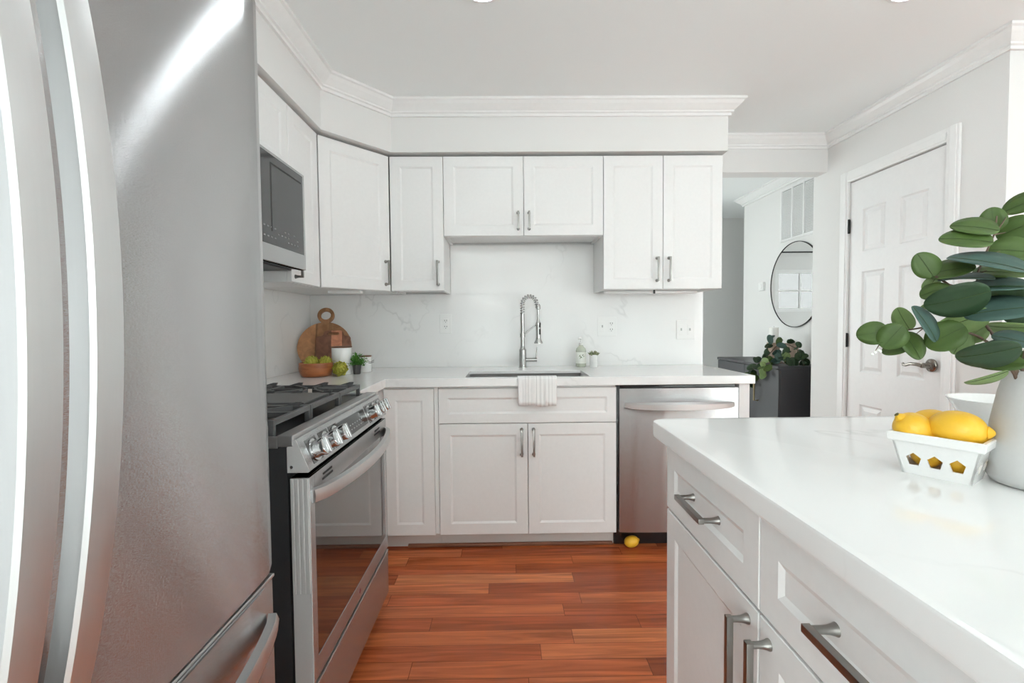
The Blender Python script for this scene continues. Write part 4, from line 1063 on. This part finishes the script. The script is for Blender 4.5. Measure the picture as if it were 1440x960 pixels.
# canisters
def canister(x, y, r_, h_, label, wire=False):
    t = thing('canister', label, 'canister', (x, y, ZT), 'white canisters with wooden lids')
    T = Matrix.Translation((x, y, ZT+0.0005))
    obj('jar', MB().lathe([(r_*0.95, 0), (r_, 0.004), (r_, h_-0.004), (r_*0.97, h_)], 36, T), M_CERAM, t, 40)
    obj('lid', MB().lathe([(r_*0.99, h_+0.0002), (r_*1.02, h_+0.001), (r_*1.02, h_+0.007), (r_*0.98, h_+0.008)], 36, T), M_LIDW, t, 40)
    if wire:
        mb = MB()
        for k, zz in ((0, h_*0.70), (1, h_*0.62)):
            mb.tube([(x+r_*0.7, y-r_*0.75, ZT+zz), (x+r_*0.98, y-r_*0.55, ZT+zz-0.003), (x+r_*1.25, y-r_*0.4, ZT+zz+0.002), (x+r_*1.5, y-r_*0.2, ZT+zz+0.008-0.004*k)], 0.0014, 6)
        obj('clasp', mb, M_SLOT, t)
    else:
        obj('lettering', MB().box((-0.028, -0.0006, 0), (0.012, 0.0006, 0.003), M=T @ Matrix.Translation((-0.012, -r_-0.0006+0.004, h_*0.52))), M_GREYSLOT, t)
canister(-0.922, 2.658, 0.055, 0.148, 'large white canister with wooden lid behind the tiny potted herb')
canister(-0.822, 2.765, 0.034, 0.088, 'small white canister with wooden lid and wire clasp, right of the herb', True)

# tiny potted herb
hx_, hy_ = -0.836, 2.645
t = thing('potted_herb', 'tiny bushy green herb in a small dark grey pot', 'plant', (hx_, hy_, ZT))
T = Matrix.Translation((hx_, hy_, ZT+0.0005))
obj('pot', MB().lathe([(0.0165, 0), (0.0175, 0.002), (0.0245, 0.052), (0.0225, 0.052), (0.021, 0.046)], 24, T), M_POTGREY, t, 40)
rnd = random.Random(8); mb = MB()
def small_leaf(mb, p, d, up, L, W):
    d = d.normalized(); s = d.cross(up).normalized() if d.cross(up).length > 1e-4 else Vector((1, 0, 0)); nn = s.cross(d)
    ps = [p, p+d*L*0.45+s*W/2+nn*L*0.04, p+d*L, p+d*L*0.45-s*W/2+nn*L*0.04]
    mb.bm.faces.new([mb.bm.verts.new(q_) for q_ in ps])
for k in range(46):
    a = rnd.uniform(0, 2*PI); el = rnd.uniform(0.05, 1.45); L = rnd.uniform(0.035, 0.075)*(1.25 if math.cos(a) < -0.2 and el < 0.6 else 1)
    d0 = Vector((math.cos(a)*math.cos(el), math.sin(a)*math.cos(el)*0.8, math.sin(el)))
    b0 = Vector((hx_, hy_, ZT+0.047)); tip = b0+d0*L
    mb.tube([b0, tip], 0.0007, 4)
    for q_ in range(9):
        p = b0.lerp(tip, 0.3+0.7*q_/8)
        d1 = (d0*0.7+Vector((rnd.uniform(-1, 1), rnd.uniform(-1, 1), rnd.uniform(-0.6, 0.8)))).normalized()
        small_leaf(mb, p, d1, Vector((rnd.uniform(-.5, .5), -0.6, 0.8)), rnd.uniform(0.012, 0.02), rnd.uniform(0.006, 0.009))
obj('foliage', mb, M_HERB, t)

# ------------------------------------------------------------------ lemons
def lemon_bm(mb, M, L=0.036, R0=0.029):
    prof = [(0.0, -L*1.12)]
    for k in range(1, 24):
        th = PI*k/24; z = -math.cos(th)*L; r_ = R0*math.sin(th)**0.85
        prof.append((max(r_, 0.004 if k in (1, 23) else 0), z))
    prof[-1] = (R0*0.34, L*1.0); prof.append((R0*0.24, L*1.10)); prof.append((R0*0.13, L*1.19)); prof.append((0.0, L*1.22))
    mb.lathe([(max(r_, 0.0006), z) for r_, z in prof], 26, M)
    return mb
def lemon(c, d, label, scar=None, L=0.036, R0=0.029):
    M = Matrix.Translation(c) @ Vector(d).to_track_quat('Z', 'Y').to_matrix().to_4x4()
    o = thing('lemon', label, 'lemon', c, 'lemons')
    obj('fruit', lemon_bm(MB(), M, L, R0), M_LEMON, o, 60)
    if scar: obj('stalk_scar', MB().lathe([(0.0035, 0), (0.0042, 0.0012), (0.001, 0.0024)], 8, M @ Matrix.Translation((0, 0, scar*L*1.205))), M_LEMONTIP, o)
lemon((0.648, 2.435, 0.0305), (1, 0.25, 0.12), 'yellow lemon lying on the floor under the dishwasher', None, 0.038, 0.030)

# berry basket: a tapered open box with pentagon openings along the long sides
bc = Vector((0.768, 0.818, ZT)); u_ = Vector((0.55, -0.835, 0)).normalized(); 
Fk = frame((bc.x, bc.y, bc.z), (u_.x, u_.y))      # a along the long side, up, outward to the camera side
bl, bd, tl, td, bh = 0.0465, 0.032, 0.0625, 0.046, 0.074
def side(mb, F_, half_b, half_t, dep_b, dep_t, nwin):
    th = 0.0035
    # polygon sheet in (a, b) on the sloping side, with pentagon holes
    def P(a, b_, o_): 
        f = b_/bh; return F_ @ Vector((a, b_, dep_b+(dep_t-dep_b)*f - o_))
    for o_ in (0, th):
        pass
    outer = [(-half_b, 0.0)] + [(half_b, 0.0), (half_t, bh), (-half_t, bh)]
    holes = []
    for i in range(nwin):
        ac = (-1+2*(i+0.5)/nwin)*half_b*0.94; s = 0.0112
        holes.append([(ac+s*math.sin(2*PI*k/5)*1.0, 0.0275+s*1.1*math.cos(2*PI*k/5)) for k in range(5)])
    bm = mb.bm; fronts = []
    for o_ in (0, th):
        loops = []
        for ps in [outer]+holes: loops.append([bm.verts.new(P(a, b_, o_)) for a, b_ in ps])
        es = [bm.edges.new((l[i], l[(i+1) % len(l)])) for l in loops for i in range(len(l))]
        bmesh.ops.triangle_fill(bm, use_beauty=True, use_dissolve=False, edges=es)
        fronts.append(loops)
    for A_, B_ in zip(*fronts):
        for i in range(len(A_)): bm.faces.new((A_[i], A_[(i+1) % len(A_)], B_[(i+1) % len(B_)], B_[i]))
t = thing('berry_basket', 'white ceramic berry basket with pentagon holes, filled with lemons', 'basket', tuple(bc))
mb = MB()
for ang, hb, ht, db, dt, nw in ((0, bl, tl, bd, td, 3), (PI, bl, tl, bd, td, 3), (PI/2, bd, td, bl, tl, 2), (-PI/2, bd, td, bl, tl, 2)):
    side(mb, Fk @ Matrix.Rotation(ang, 4, 'Y'), hb, ht, db, dt, nw)
mb.box((-bl+0.001, 0.0006, -bd+0.001), (bl-0.001, 0.005, bd-0.001), M=Fk)
obj('body', mb, M_CERAM, t)
mb = MB(); rim = lambda e, z: [Fk @ Vector(p) for p in ((-tl-e, z, -td-e), (tl+e, z, -td-e), (tl+e, z, td+e), (-tl-e, z, td+e))]
mb.rings([rim(-0.0055, bh-0.014), rim(0.0005, bh-0.016), rim(0.0025, bh-0.013), rim(0.0035, bh-0.002), rim(0.0025, bh+0.001), rim(-0.003, bh+0.001), rim(-0.0055, bh-0.002)], False, False)
obj('rim', mb, M_CERAM, t, bevel=0.001)
def bk(a, b_, c): return Fk @ Vector((a, b_, c))
fv = lambda a, b_, c: (Fk.to_3x3() @ Vector((a, b_, c)))
lemon(bk(-0.021, 0.032, 0.0), fv(0.7, 0.05, 0.7), 'lemon low inside the basket, behind its left holes', None, 0.024, 0.0225)
lemon(bk(0.023, 0.032, 0.0), fv(0.7, -0.05, -0.7), 'lemon low inside the basket, behind its right holes', None, 0.024, 0.0225)
lemon(bk(-0.036, 0.077, 0.016), fv(-0.45, 0.62, 0.45), 'front left lemon in the basket with its dark stalk scar up', 1, 0.031, 0.029)
lemon(bk(-0.020, 0.083, -0.026), fv(1, 0.1, 0.15), 'back left lemon peeking over the other lemons in the basket', None, 0.034, 0.028)
lemon(bk(0.019, 0.085, 0.001), fv(1, 0.02, -0.1), 'biggest lemon on top of the pile in the basket', None, 0.039, 0.0325)
lemon(bk(0.035, 0.067, -0.010), fv(0.3, 0.1, -0.9), 'right rear lemon tucked beneath the biggest lemon in the basket', None, 0.027, 0.0235)

# plates and bowl behind the vase
px_, py_ = 1.085, 1.02
for k in range(3):
    z = ZT+0.0005+k*0.0115
    p = thing('side_plate', ('bottom', 'middle', 'top')[k]+' white side plate with black dashes, in the stack under the bowl', 'plate', (px_, py_, z), 'stacked side plates')
    T = Matrix.Translation((px_, py_, z))
    obj('plate', MB().lathe([(0.052, 0), (0.056, 0.001), (0.084, 0.0095), (0.085, 0.0105), (0.083, 0.0112), (0.056, 0.004), (0.0, 0.0035)], 44, T, cap1=False), M_CERAM, p, 40)
    mb = MB()
    for q_ in range(22): mb.box((0.0785, -0.0055, 0.0072), (0.0846, 0.0055, 0.0092), 0.0004, M=T @ Matrix.Rotation(2*PI*q_/22+k*0.1, 4, 'Z'))
    obj('dash_pattern', mb, M_SLOT, p)
z = ZT+0.0005+2*0.0115+0.0045
tag(obj('soup_bowl', MB().lathe([(0.038, 0), (0.04, 0.003), (0.055, 0.018), (0.079, 0.052), (0.088, 0.068), (0.0905, 0.071), (0.088, 0.0715), (0.076, 0.052), (0.05, 0.018), (0.0, 0.012)], 48, Matrix.Translation((px_, py_, z)), cap1=False), M_CERAM, smooth=50), 'white bowl on top of the plate stack behind the vase', 'bowl')

# vase with eucalyptus
vx, vy = 0.876, 0.757
tag(obj('vase', MB().lathe([(0.052, 0), (0.060, 0.003), (0.0655, 0.014), (0.0665, 0.04), (0.062, 0.10), (0.053, 0.155), (0.0455, 0.186), (0.0445, 0.190), (0.042, 0.188), (0.043, 0.18), (0.05, 0.14), (0.055, 0.05), (0.0, 0.02)], 56, Matrix.Translation((vx, vy, ZT+0.0005)), cap1=False), M_MATTEW, smooth=50), 'matte white tapered vase with eucalyptus on the island top', 'vase')
def leaf(mb, c, d, n_, L, W, mi, curl=0.10, asym=0.0):
    """rounded leaf: c centre, d tip direction, n_ facing direction"""
    d = d.normalized(); s = d.cross(n_).normalized(); n_ = s.cross(d)
    nf = len(mb.bm.faces); N = 14; rows = []
    for i in range(N+1):
        t_ = (1-math.cos(PI*i/N))/2; wv = max(0.02, 2*math.sqrt(max(0, t_*(1-t_)))*(1+0.22*(0.45-t_)))
        row = []
        for u in (-1, -0.5, 0, 0.5, 1):
            p = c + d*(t_-0.5)*L + s*(u*W/2*wv) + n_*(curl*L*(-(t_-0.5)**2*1.6) + abs(u)*W*0.07*wv)
            row.append(p)
        rows.append(row)
    mb.rings(rows, False, False, closed=False); mb.mat_since(nf, mi)
    nv = len(mb.bm.faces)     # the midrib and a few side veins
    for sg_ in (1, -1):
        o_ = n_*(0.0009*sg_)
        mid = [r_[2]+o_ for r_ in rows[1:-1]]
        mb.rings([[p_-s*L*0.007*(1-0.6*k_/len(mid)), p_+s*L*0.007*(1-0.6*k_/len(mid))] for k_, p_ in enumerate(mid)], False, False, closed=False)
    mb.mat_since(nv, 4)
random.seed(11)
ZOOM = lambda u, v: (1200+u/3.2, 260+v/3.2)
LEAVES = [ # u, v, len, wid, angle, material(0 green 1 dark 2 blue 3 light), depth, branch
 (765, 85, 130, 78, 200, 0, .80, 0), (628, 155, 98, 88, 95, 0, .80, 0), (545, 190, 150, 66, 165, 0, .775, 0), (505, 245, 165, 76, 168, 0, .765, 0),
 (735, 195, 130, 98, 25, 0, .79, 0), (715, 295, 140, 108, -12, 0, .78, 0), (600, 347, 250, 60, 162, 2, .725, 0), (672, 392, 180, 62, -8, 0, .745, 0),
 (325, 360, 112, 94, 118, 0, .77, 1), (440, 382, 145, 76, 8, 0, .765, 1), (505, 420, 170, 26, 178, 2, .74, 0), (640, 457, 210, 58, 0, 2, .715, 0),
 (365, 478, 98, 62, 20, 0, .755, 1), (350, 445, 75, 55, 60, 3, .785, 1), (465, 515, 205, 135, 195, 1, .705, 0), (690, 495, 190, 95, -5, 1, .715, 0), (672, 562, 235, 104, 8, 2, .69, 0),
 (340, 535, 68, 26, 215, 3, .77, 1), (225, 602, 100, 72, 115, 3, .775, 1), (85, 667, 108, 96, 190, 0, .775, 1), (175, 683, 112, 104, 235, 0, .755, 1),
 (188, 736, 92, 58, 200, 0, .775, 1), (265, 722, 124, 74, -62, 0, .76, 1), (325, 622, 165, 52, 118, 2, .735, 1), (412, 682, 145, 122, 215, 0, .735, 1),
 (482, 705, 112, 80, 250, 3, .77, 1), (495, 610, 172, 92, 205, 3, .73, 0), (545, 668, 92, 80, 225, 3, .765, 0), (705, 640, 145, 54, -3, 3, .755, 0),
 (735, 700, 150, 62, -18, 2, .70, 2), (605, 757, 198, 106, 195, 1, .70, 2), (665, 802, 140, 74, 185, 0, .745, 2), (598, 868, 140, 32, 205, 3, .74, 2), (690, 706, 110, 42, 10, 1, .765, 2),
 (760, 600, 60, 110, 80, 1, .745, 2), (790, 790, 110, 80, 20, 0, .76, 2), (830, 640, 130, 90, 40, 0, .77, 2), (850, 520, 140, 100, 20, 1, .75, 2), (860, 380, 130, 90, 60, 0, .79, 2), (820, 250, 120, 90, 30, 0, .81, 2), (880, 730, 120, 90, -20, 0, .79, 2)]
STEMS = {0: [[(752, 905, .757), (735, 850, .757), (660, 720, .752), (590, 620, .752), (553, 540, .75), (553, 470, .755), (562, 390, .76), (590, 320, .765), (638, 215, .775), (646, 140, .785)], [(638, 222, .776), (675, 165, .785), (700, 128, .79)], [(600, 318, .765), (660, 298, .775)], [(632, 225, .775), (685, 213, .782)], [(560, 400, .76), (600, 385, .75)], [(553, 500, .752), (600, 490, .725)]],
         1: [[(745, 900, .757), (725, 850, .757), (650, 735, .757), (560, 680, .757), (470, 645, .757), (380, 640, .757), (320, 640, .758), (250, 652, .762), (185, 655, .766)], [(380, 640, .757), (372, 612, .757)], [(553, 480, .757), (430, 450, .762), (405, 432, .765), (360, 405, .768), (345, 392, .77)], [(320, 640, .758), (285, 668, .76)], [(140, 700, .77), (120, 712, .77), (100, 745, .77)]],
         2: [[(760, 900, .757), (745, 850, .757), (700, 770, .75), (640, 730, .735), (600, 700, .74)], [(757, 900, .757), (760, 840, .757), (770, 760, .757), (800, 640, .76), (840, 480, .775), (850, 300, .80)], [(745, 850, .757), (700, 800, .75), (640, 800, .745)]]}
BLAB = ['tall upright eucalyptus branch standing in the white vase', 'long eucalyptus branch reaching left from the vase towards the door', 'low leafy eucalyptus branch at the mouth of the vase']
for b_ in range(3):
    t = thing('eucalyptus_branch', BLAB[b_], 'branch', (vx, vy, 1.08), 'eucalyptus branches in the vase')
    mb = MB()
    for st_ in STEMS[b_]:
        pts_ = [at(*ZOOM(u, v), y) for u, v, y in st_]
        n_ = len(pts_); r0 = 0.0026 if n_ > 4 else 0.0013
        mb.tube(pts_, [r0*(1-0.6*i/(n_-1)) for i in range(n_)], 8)
    obj('stem', mb, M_STEM, t, 60)
    mb = MB()
    for (u, v, L, W, ang, mi, y, br) in LEAVES:
        if br != b_: continue
        c = at(*ZOOM(u, v), y); view = (Vector((0, 0, CAM_H))-c).normalized()
        sr = view.cross(Vector((0, 0, 1))).normalized()*-1; su = sr.cross(view)*-1
        su = Vector((0, 0, 1)) - view*view.z; su.normalize(); sr = su.cross(view).normalized()
        a = math.radians(ang); d = sr*math.cos(a)+su*math.sin(a)
        k = y/F_PX/3.2*1.12
        ratio = min(1.0, (W/L)/0.86); tilt = math.acos(ratio)
        s_ = d.cross(view).normalized()
        sg = -1 if mi == 2 else (1 if random.random() < 0.5 else -1)
        # blue upper sides turn up to the light, green undersides lean down
        nn = view*math.cos(tilt) + s_*math.sin(tilt)*(1 if (s_.z > 0) == (mi in (2, 0)) else -1)
        d2 = d + view*random.uniform(-0.15, 0.15)
        leaf(mb, c, d2, nn, L*k, L*k*0.86 if W/L < 0.86 else W*k, mi)
    obj('foliage', mb, [M_EUC, M_EUCD, M_EUCB, M_EUCL, M_VEIN], t, 70, solid=0.0006)
    if b_ == 1:
        mb = MB()
        for du, dv in ((85, 762), (112, 742), (122, 748), (98, 752)): mb.sphere(at(*ZOOM(du, dv), .77), 0.0021, seg=8)
        obj('buds', mb, M_LABEL, t)

# ------------------------------------------------------------------ hall beyond the opening
t = thing('console_cabinet', 'charcoal sideboard against the hall wall under the round mirror', 'sideboard', (2.22, 3.9, 0))
cx0, cx1, cy0, cy1, cz = 2.05, 2.40, 3.53, 4.55, 0.838
obj('carcass', MB().box((cx0+0.02, cy0, 0.03), (cx1, cy1, cz-0.022), 0.002), M_CONSOLE, t)
obj('top', MB().box((cx0-0.005, cy0-0.005, cz-0.0215), (cx1, cy1+0.005, cz), 0.002), M_CONSOLE, t)
obj('plinth', MB().box((cx0+0.05, cy0+0.03, 0.001), (cx1-0.02, cy1-0.03, 0.0295)), M_CONSOLE, t)
FC = frame((cx0+0.0195, 0, 0), (0, -1))
for a, b_, hy in ((cy0, cy0+0.509, cy0+0.29), (cy0+0.511, cy1, cy0+0.74)):
    d = obj('door', MB().box((-b_+0.001, 0.035, 0), (-a-0.001, cz-0.026, 0.018), 0.001, M=FC), M_CONSOLE, t)
    mb = MB(); hyc = hy
    mb.tube([(cx0+0.002, hyc, 0.70), (cx0-0.03, hyc, 0.70), (cx0-0.03, hyc, 0.535), (cx0+0.002, hyc, 0.535)], 1.0, sq=(0.005, 0.005))
    obj('handle', mb, M_BRASS, d)
t = thing('mirror', 'round thin-framed mirror on the hall wall', 'mirror', (2.42, 3.93, 1.48))
T = Matrix.Translation((2.4195, 3.93, 1.483)) @ Matrix.Rotation(-PI/2, 4, 'Y')
mb = MB().lathe([(0.352, 0.0), (0.3565, 0.0), (0.3565, 0.014), (0.352, 0.014)], 80, T, False, False); 
obj('frame', mb, M_HINGE, t, 40)
obj('mirror_glass', MB().lathe([(0.3518, 0.003), (0.3518, 0.010)], 80, T), M_MIRROR, t, 30)
tag(obj('thermostat', MB().box((2.396, 4.395, 1.465), (2.4195, 4.475, 1.545), 0.006).cyl((2.392, 4.435, 1.505), (2.397, 4.435, 1.505), 0.024), M_WHITE, smooth=40), 'small square white thermostat left of the round mirror', 'thermostat')
t = thing('air_vent', 'large white return-air grille high above the round mirror', 'vent', (2.42, 3.86, 1.87))
va, vb, vz0, vz1 = 3.50, 4.15, 1.865, 2.318
mb = MB().box((2.4085, va, vz0), (2.4195, vb, vz0+0.022), 0.002).box((2.4085, va, vz1-0.02), (2.4195, vb, vz1), 0.002)
nb = 4
for k in range(nb+1):
    y = va+(vb-va-0.022)*k/nb; mb.box((2.4075, y, vz0), (2.4195, y+0.02, vz1), 0.002)
obj('frame', mb, M_VENT, t)
obj('backing', MB().box((2.4175, va+0.01, vz0+0.01), (2.4193, vb-0.01, vz1-0.01)), M_VENTD, t)
mb = MB(); k = 0
z = vz0+0.03
while z < vz1-0.025:
    mb.box((2.411, va+0.02, z), (2.4174, vb-0.02, z+0.005), M=Matrix.Identity(4)); z += 0.0125
obj('louvres', mb, M_VENT, t)
# candles, holders, trailing plant
def candle(x, y, label, zb_, h_, hold_h, hold_lab):
    o = thing('candle_holder', hold_lab, 'candle holder', (x, y, cz), 'turned wood candle holders')
    T = Matrix.Translation((x, y, cz+0.0005))
    obj('body', MB().lathe([(0.058, 0), (0.062, 0.004), (0.062, 0.014), (0.05, 0.022), (0.044, 0.03), (0.046, hold_h-0.02), (0.052, hold_h-0.01), (0.052, hold_h)], 32, T), M_PALEW, o, 40)
    obj('foot_ring', MB().lathe([(0.063, 0.015), (0.066, 0.018), (0.064, 0.022), (0.055, 0.024)], 32, T), M_MATTEW, o, 40)
    c_ = thing('candle', label, 'candle', (x, y, cz+hold_h), 'white pillar candles')
    obj('wax', MB().lathe([(0.034, 0), (0.036, 0.002), (0.036, h_-0.004), (0.031, h_), (0.004, h_-0.004)], 28, Matrix.Translation((x, y, cz+hold_h+0.001))), M_WAX, c_, 40)
    obj('wick', MB().cyl((x, y, cz+hold_h+h_-0.004), (x+0.001, y, cz+hold_h+h_+0.010), 0.001, seg=6), M_SLOT, c_)
candle(2.20, 3.86, 'tall white pillar candle on the left wooden holder', 0, 0.125, 0.165, 'left turned wooden candle holder on the sideboard, carrying the taller candle')
candle(2.275, 3.73, 'short white pillar candle on the right wooden holder', 0, 0.02, 0.165, 'right turned wooden candle holder on the sideboard, carrying the short candle')
t = thing('trailing_plant', 'leafy green garland draped around the candle holders on the sideboard', 'plant', (2.2, 3.8, cz))
rnd = random.Random(21); mb = MB(); ms = MB()
path = [(1048, 540, 3.95), (1056, 524, 3.87), (1068, 510, 3.76), (1080, 500, 3.84), (1090, 488, 3.80), (1100, 482, 3.74), (1110, 485, 3.66), (1120, 490, 3.60), (1128, 503, 3.56), (1131, 514, 3.55)]
path2 = [(1070, 508, 3.80), (1086, 511, 3.68), (1100, 510, 3.64), (1114, 512, 3.62), (1124, 516, 3.58)]
SPOTS = [(1051, 533, 4.02, 2), (1057, 524, 4.0, 1), (1053, 541, 4.0, 1), (1063, 530, 3.96, 0), (1066, 515, 3.9, 1), (1074, 502, 3.85, 1), (1070, 521, 3.85, 0), (1078, 497, 3.85, 1), (1085, 476, 3.78, 2), (1081, 486, 3.8, 1), (1098, 478, 3.72, 0), (1100, 486, 3.68, 2), (1092, 493, 3.66, 2), (1112, 481, 3.64, 1), (1122, 486, 3.6, 1), (1124, 494, 3.58, 1), (1120, 503, 3.57, 1), (1128, 500, 3.56, 1), (1131, 510, 3.555, 1), (1128, 516, 3.56, 1), (1110, 511, 3.6, 1), (1098, 505, 3.63, 2), (1084, 508, 3.67, 0), (1104, 500, 3.63, 3), (1090, 513, 3.64, 2), (1076, 513, 3.72, 3), (1072, 526, 3.8, 3), (1060, 517, 3.95, 1), (1116, 515, 3.6, 1), (1080, 519, 3.7, 0), (1093, 502, 3.64, 2), (1106, 491, 3.64, 1), (1066, 505, 3.9, 1), (1054, 528, 4.0, 0)]
for pth in (path, path2): ms.tube([at(*p) for p in pth], 0.003, 6)
for (px, py, y, mi) in SPOTS:
    if py > 514 and px < 1082: y = 2.00*665/(px-711)-0.02
    for q_ in range(2):
        c = at(px+rnd.uniform(-3, 3), py+rnd.uniform(-3, 3), y+rnd.uniform(-0.02, 0.03))
        d = Vector((rnd.uniform(-0.6, 0.4), rnd.uniform(-0.6, 0.6), rnd.uniform(-0.9, 0.5)))
        nn = Vector((rnd.uniform(-0.9, 0.1), -0.8, rnd.uniform(0.0, 0.9)))
        if c.z < cz+0.02 and c.x > cx0-0.012: c.z = cz+0.03
        leaf(mb, c, d, nn, rnd.uniform(0.055, 0.085), rnd.uniform(0.040, 0.055), mi)
obj('stem', ms, M_STEM, t, 60)
obj('foliage', mb, [M_EUC, M_EUCD, M_EUCB, M_EUCL, M_VEIN], t, 70, solid=0.0008)
# curtain rod over the far window (seen in the mirror)
t = thing('curtain_rod', 'dark curtain rod above the far window reflected in the mirror', 'curtain rod', (1.2, 5.66, 1.98))
obj('rod', MB().cyl((0.75, 5.64, 2.0), (1.75, 5.64, 2.0), 0.009, seg=12).sphere((0.74, 5.64, 2.0), 0.018, seg=12).sphere((1.76, 5.64, 2.0), 0.018, seg=12), M_HINGE, t, 50)
for x in (0.82, 1.68): obj('bracket', MB().box((x-0.008, 5.64, 1.985), (x+0.008, 5.699, 1.998), 0.001), M_HINGE, t)

# ------------------------------------------------------------------ recessed ceiling lamps
def downlight(x, y, label):
    t = thing('ceiling_lamp', label, 'ceiling lamp', (x, y, ZC), 'recessed ceiling lamps')
    T = Matrix.Translation((x, y, ZC-0.0008)) @ Matrix.Rotation(PI, 4, 'X')
    obj('trim_ring', MB().lathe([(0.078, 0), (0.078, 0.004), (0.062, 0.007), (0.060, 0.004), (0.060, 0.0)], 40, T, False, False), M_TRIM, t, 40)
    obj('lens', MB().lathe([(0.0598, 0.0005), (0.0598, 0.0045)], 40, T), M_LAMP, t, 40)
downlight(-0.076, 1.80, 'recessed round lamp in the ceiling left of centre, before the soffit')
downlight(1.53, 1.80, 'recessed round lamp in the ceiling towards the closet door')
downlight(-0.076, 0.25, 'recessed round ceiling lamp over the aisle beside the refrigerator doors')
downlight(1.53, 0.25, 'recessed round ceiling lamp over the near end of the island')
downlight(0.5, 4.5, 'added unseen ceiling lamp brightening the hall behind the kitchen wall')  # hidden lamp added to lift the light in the hall
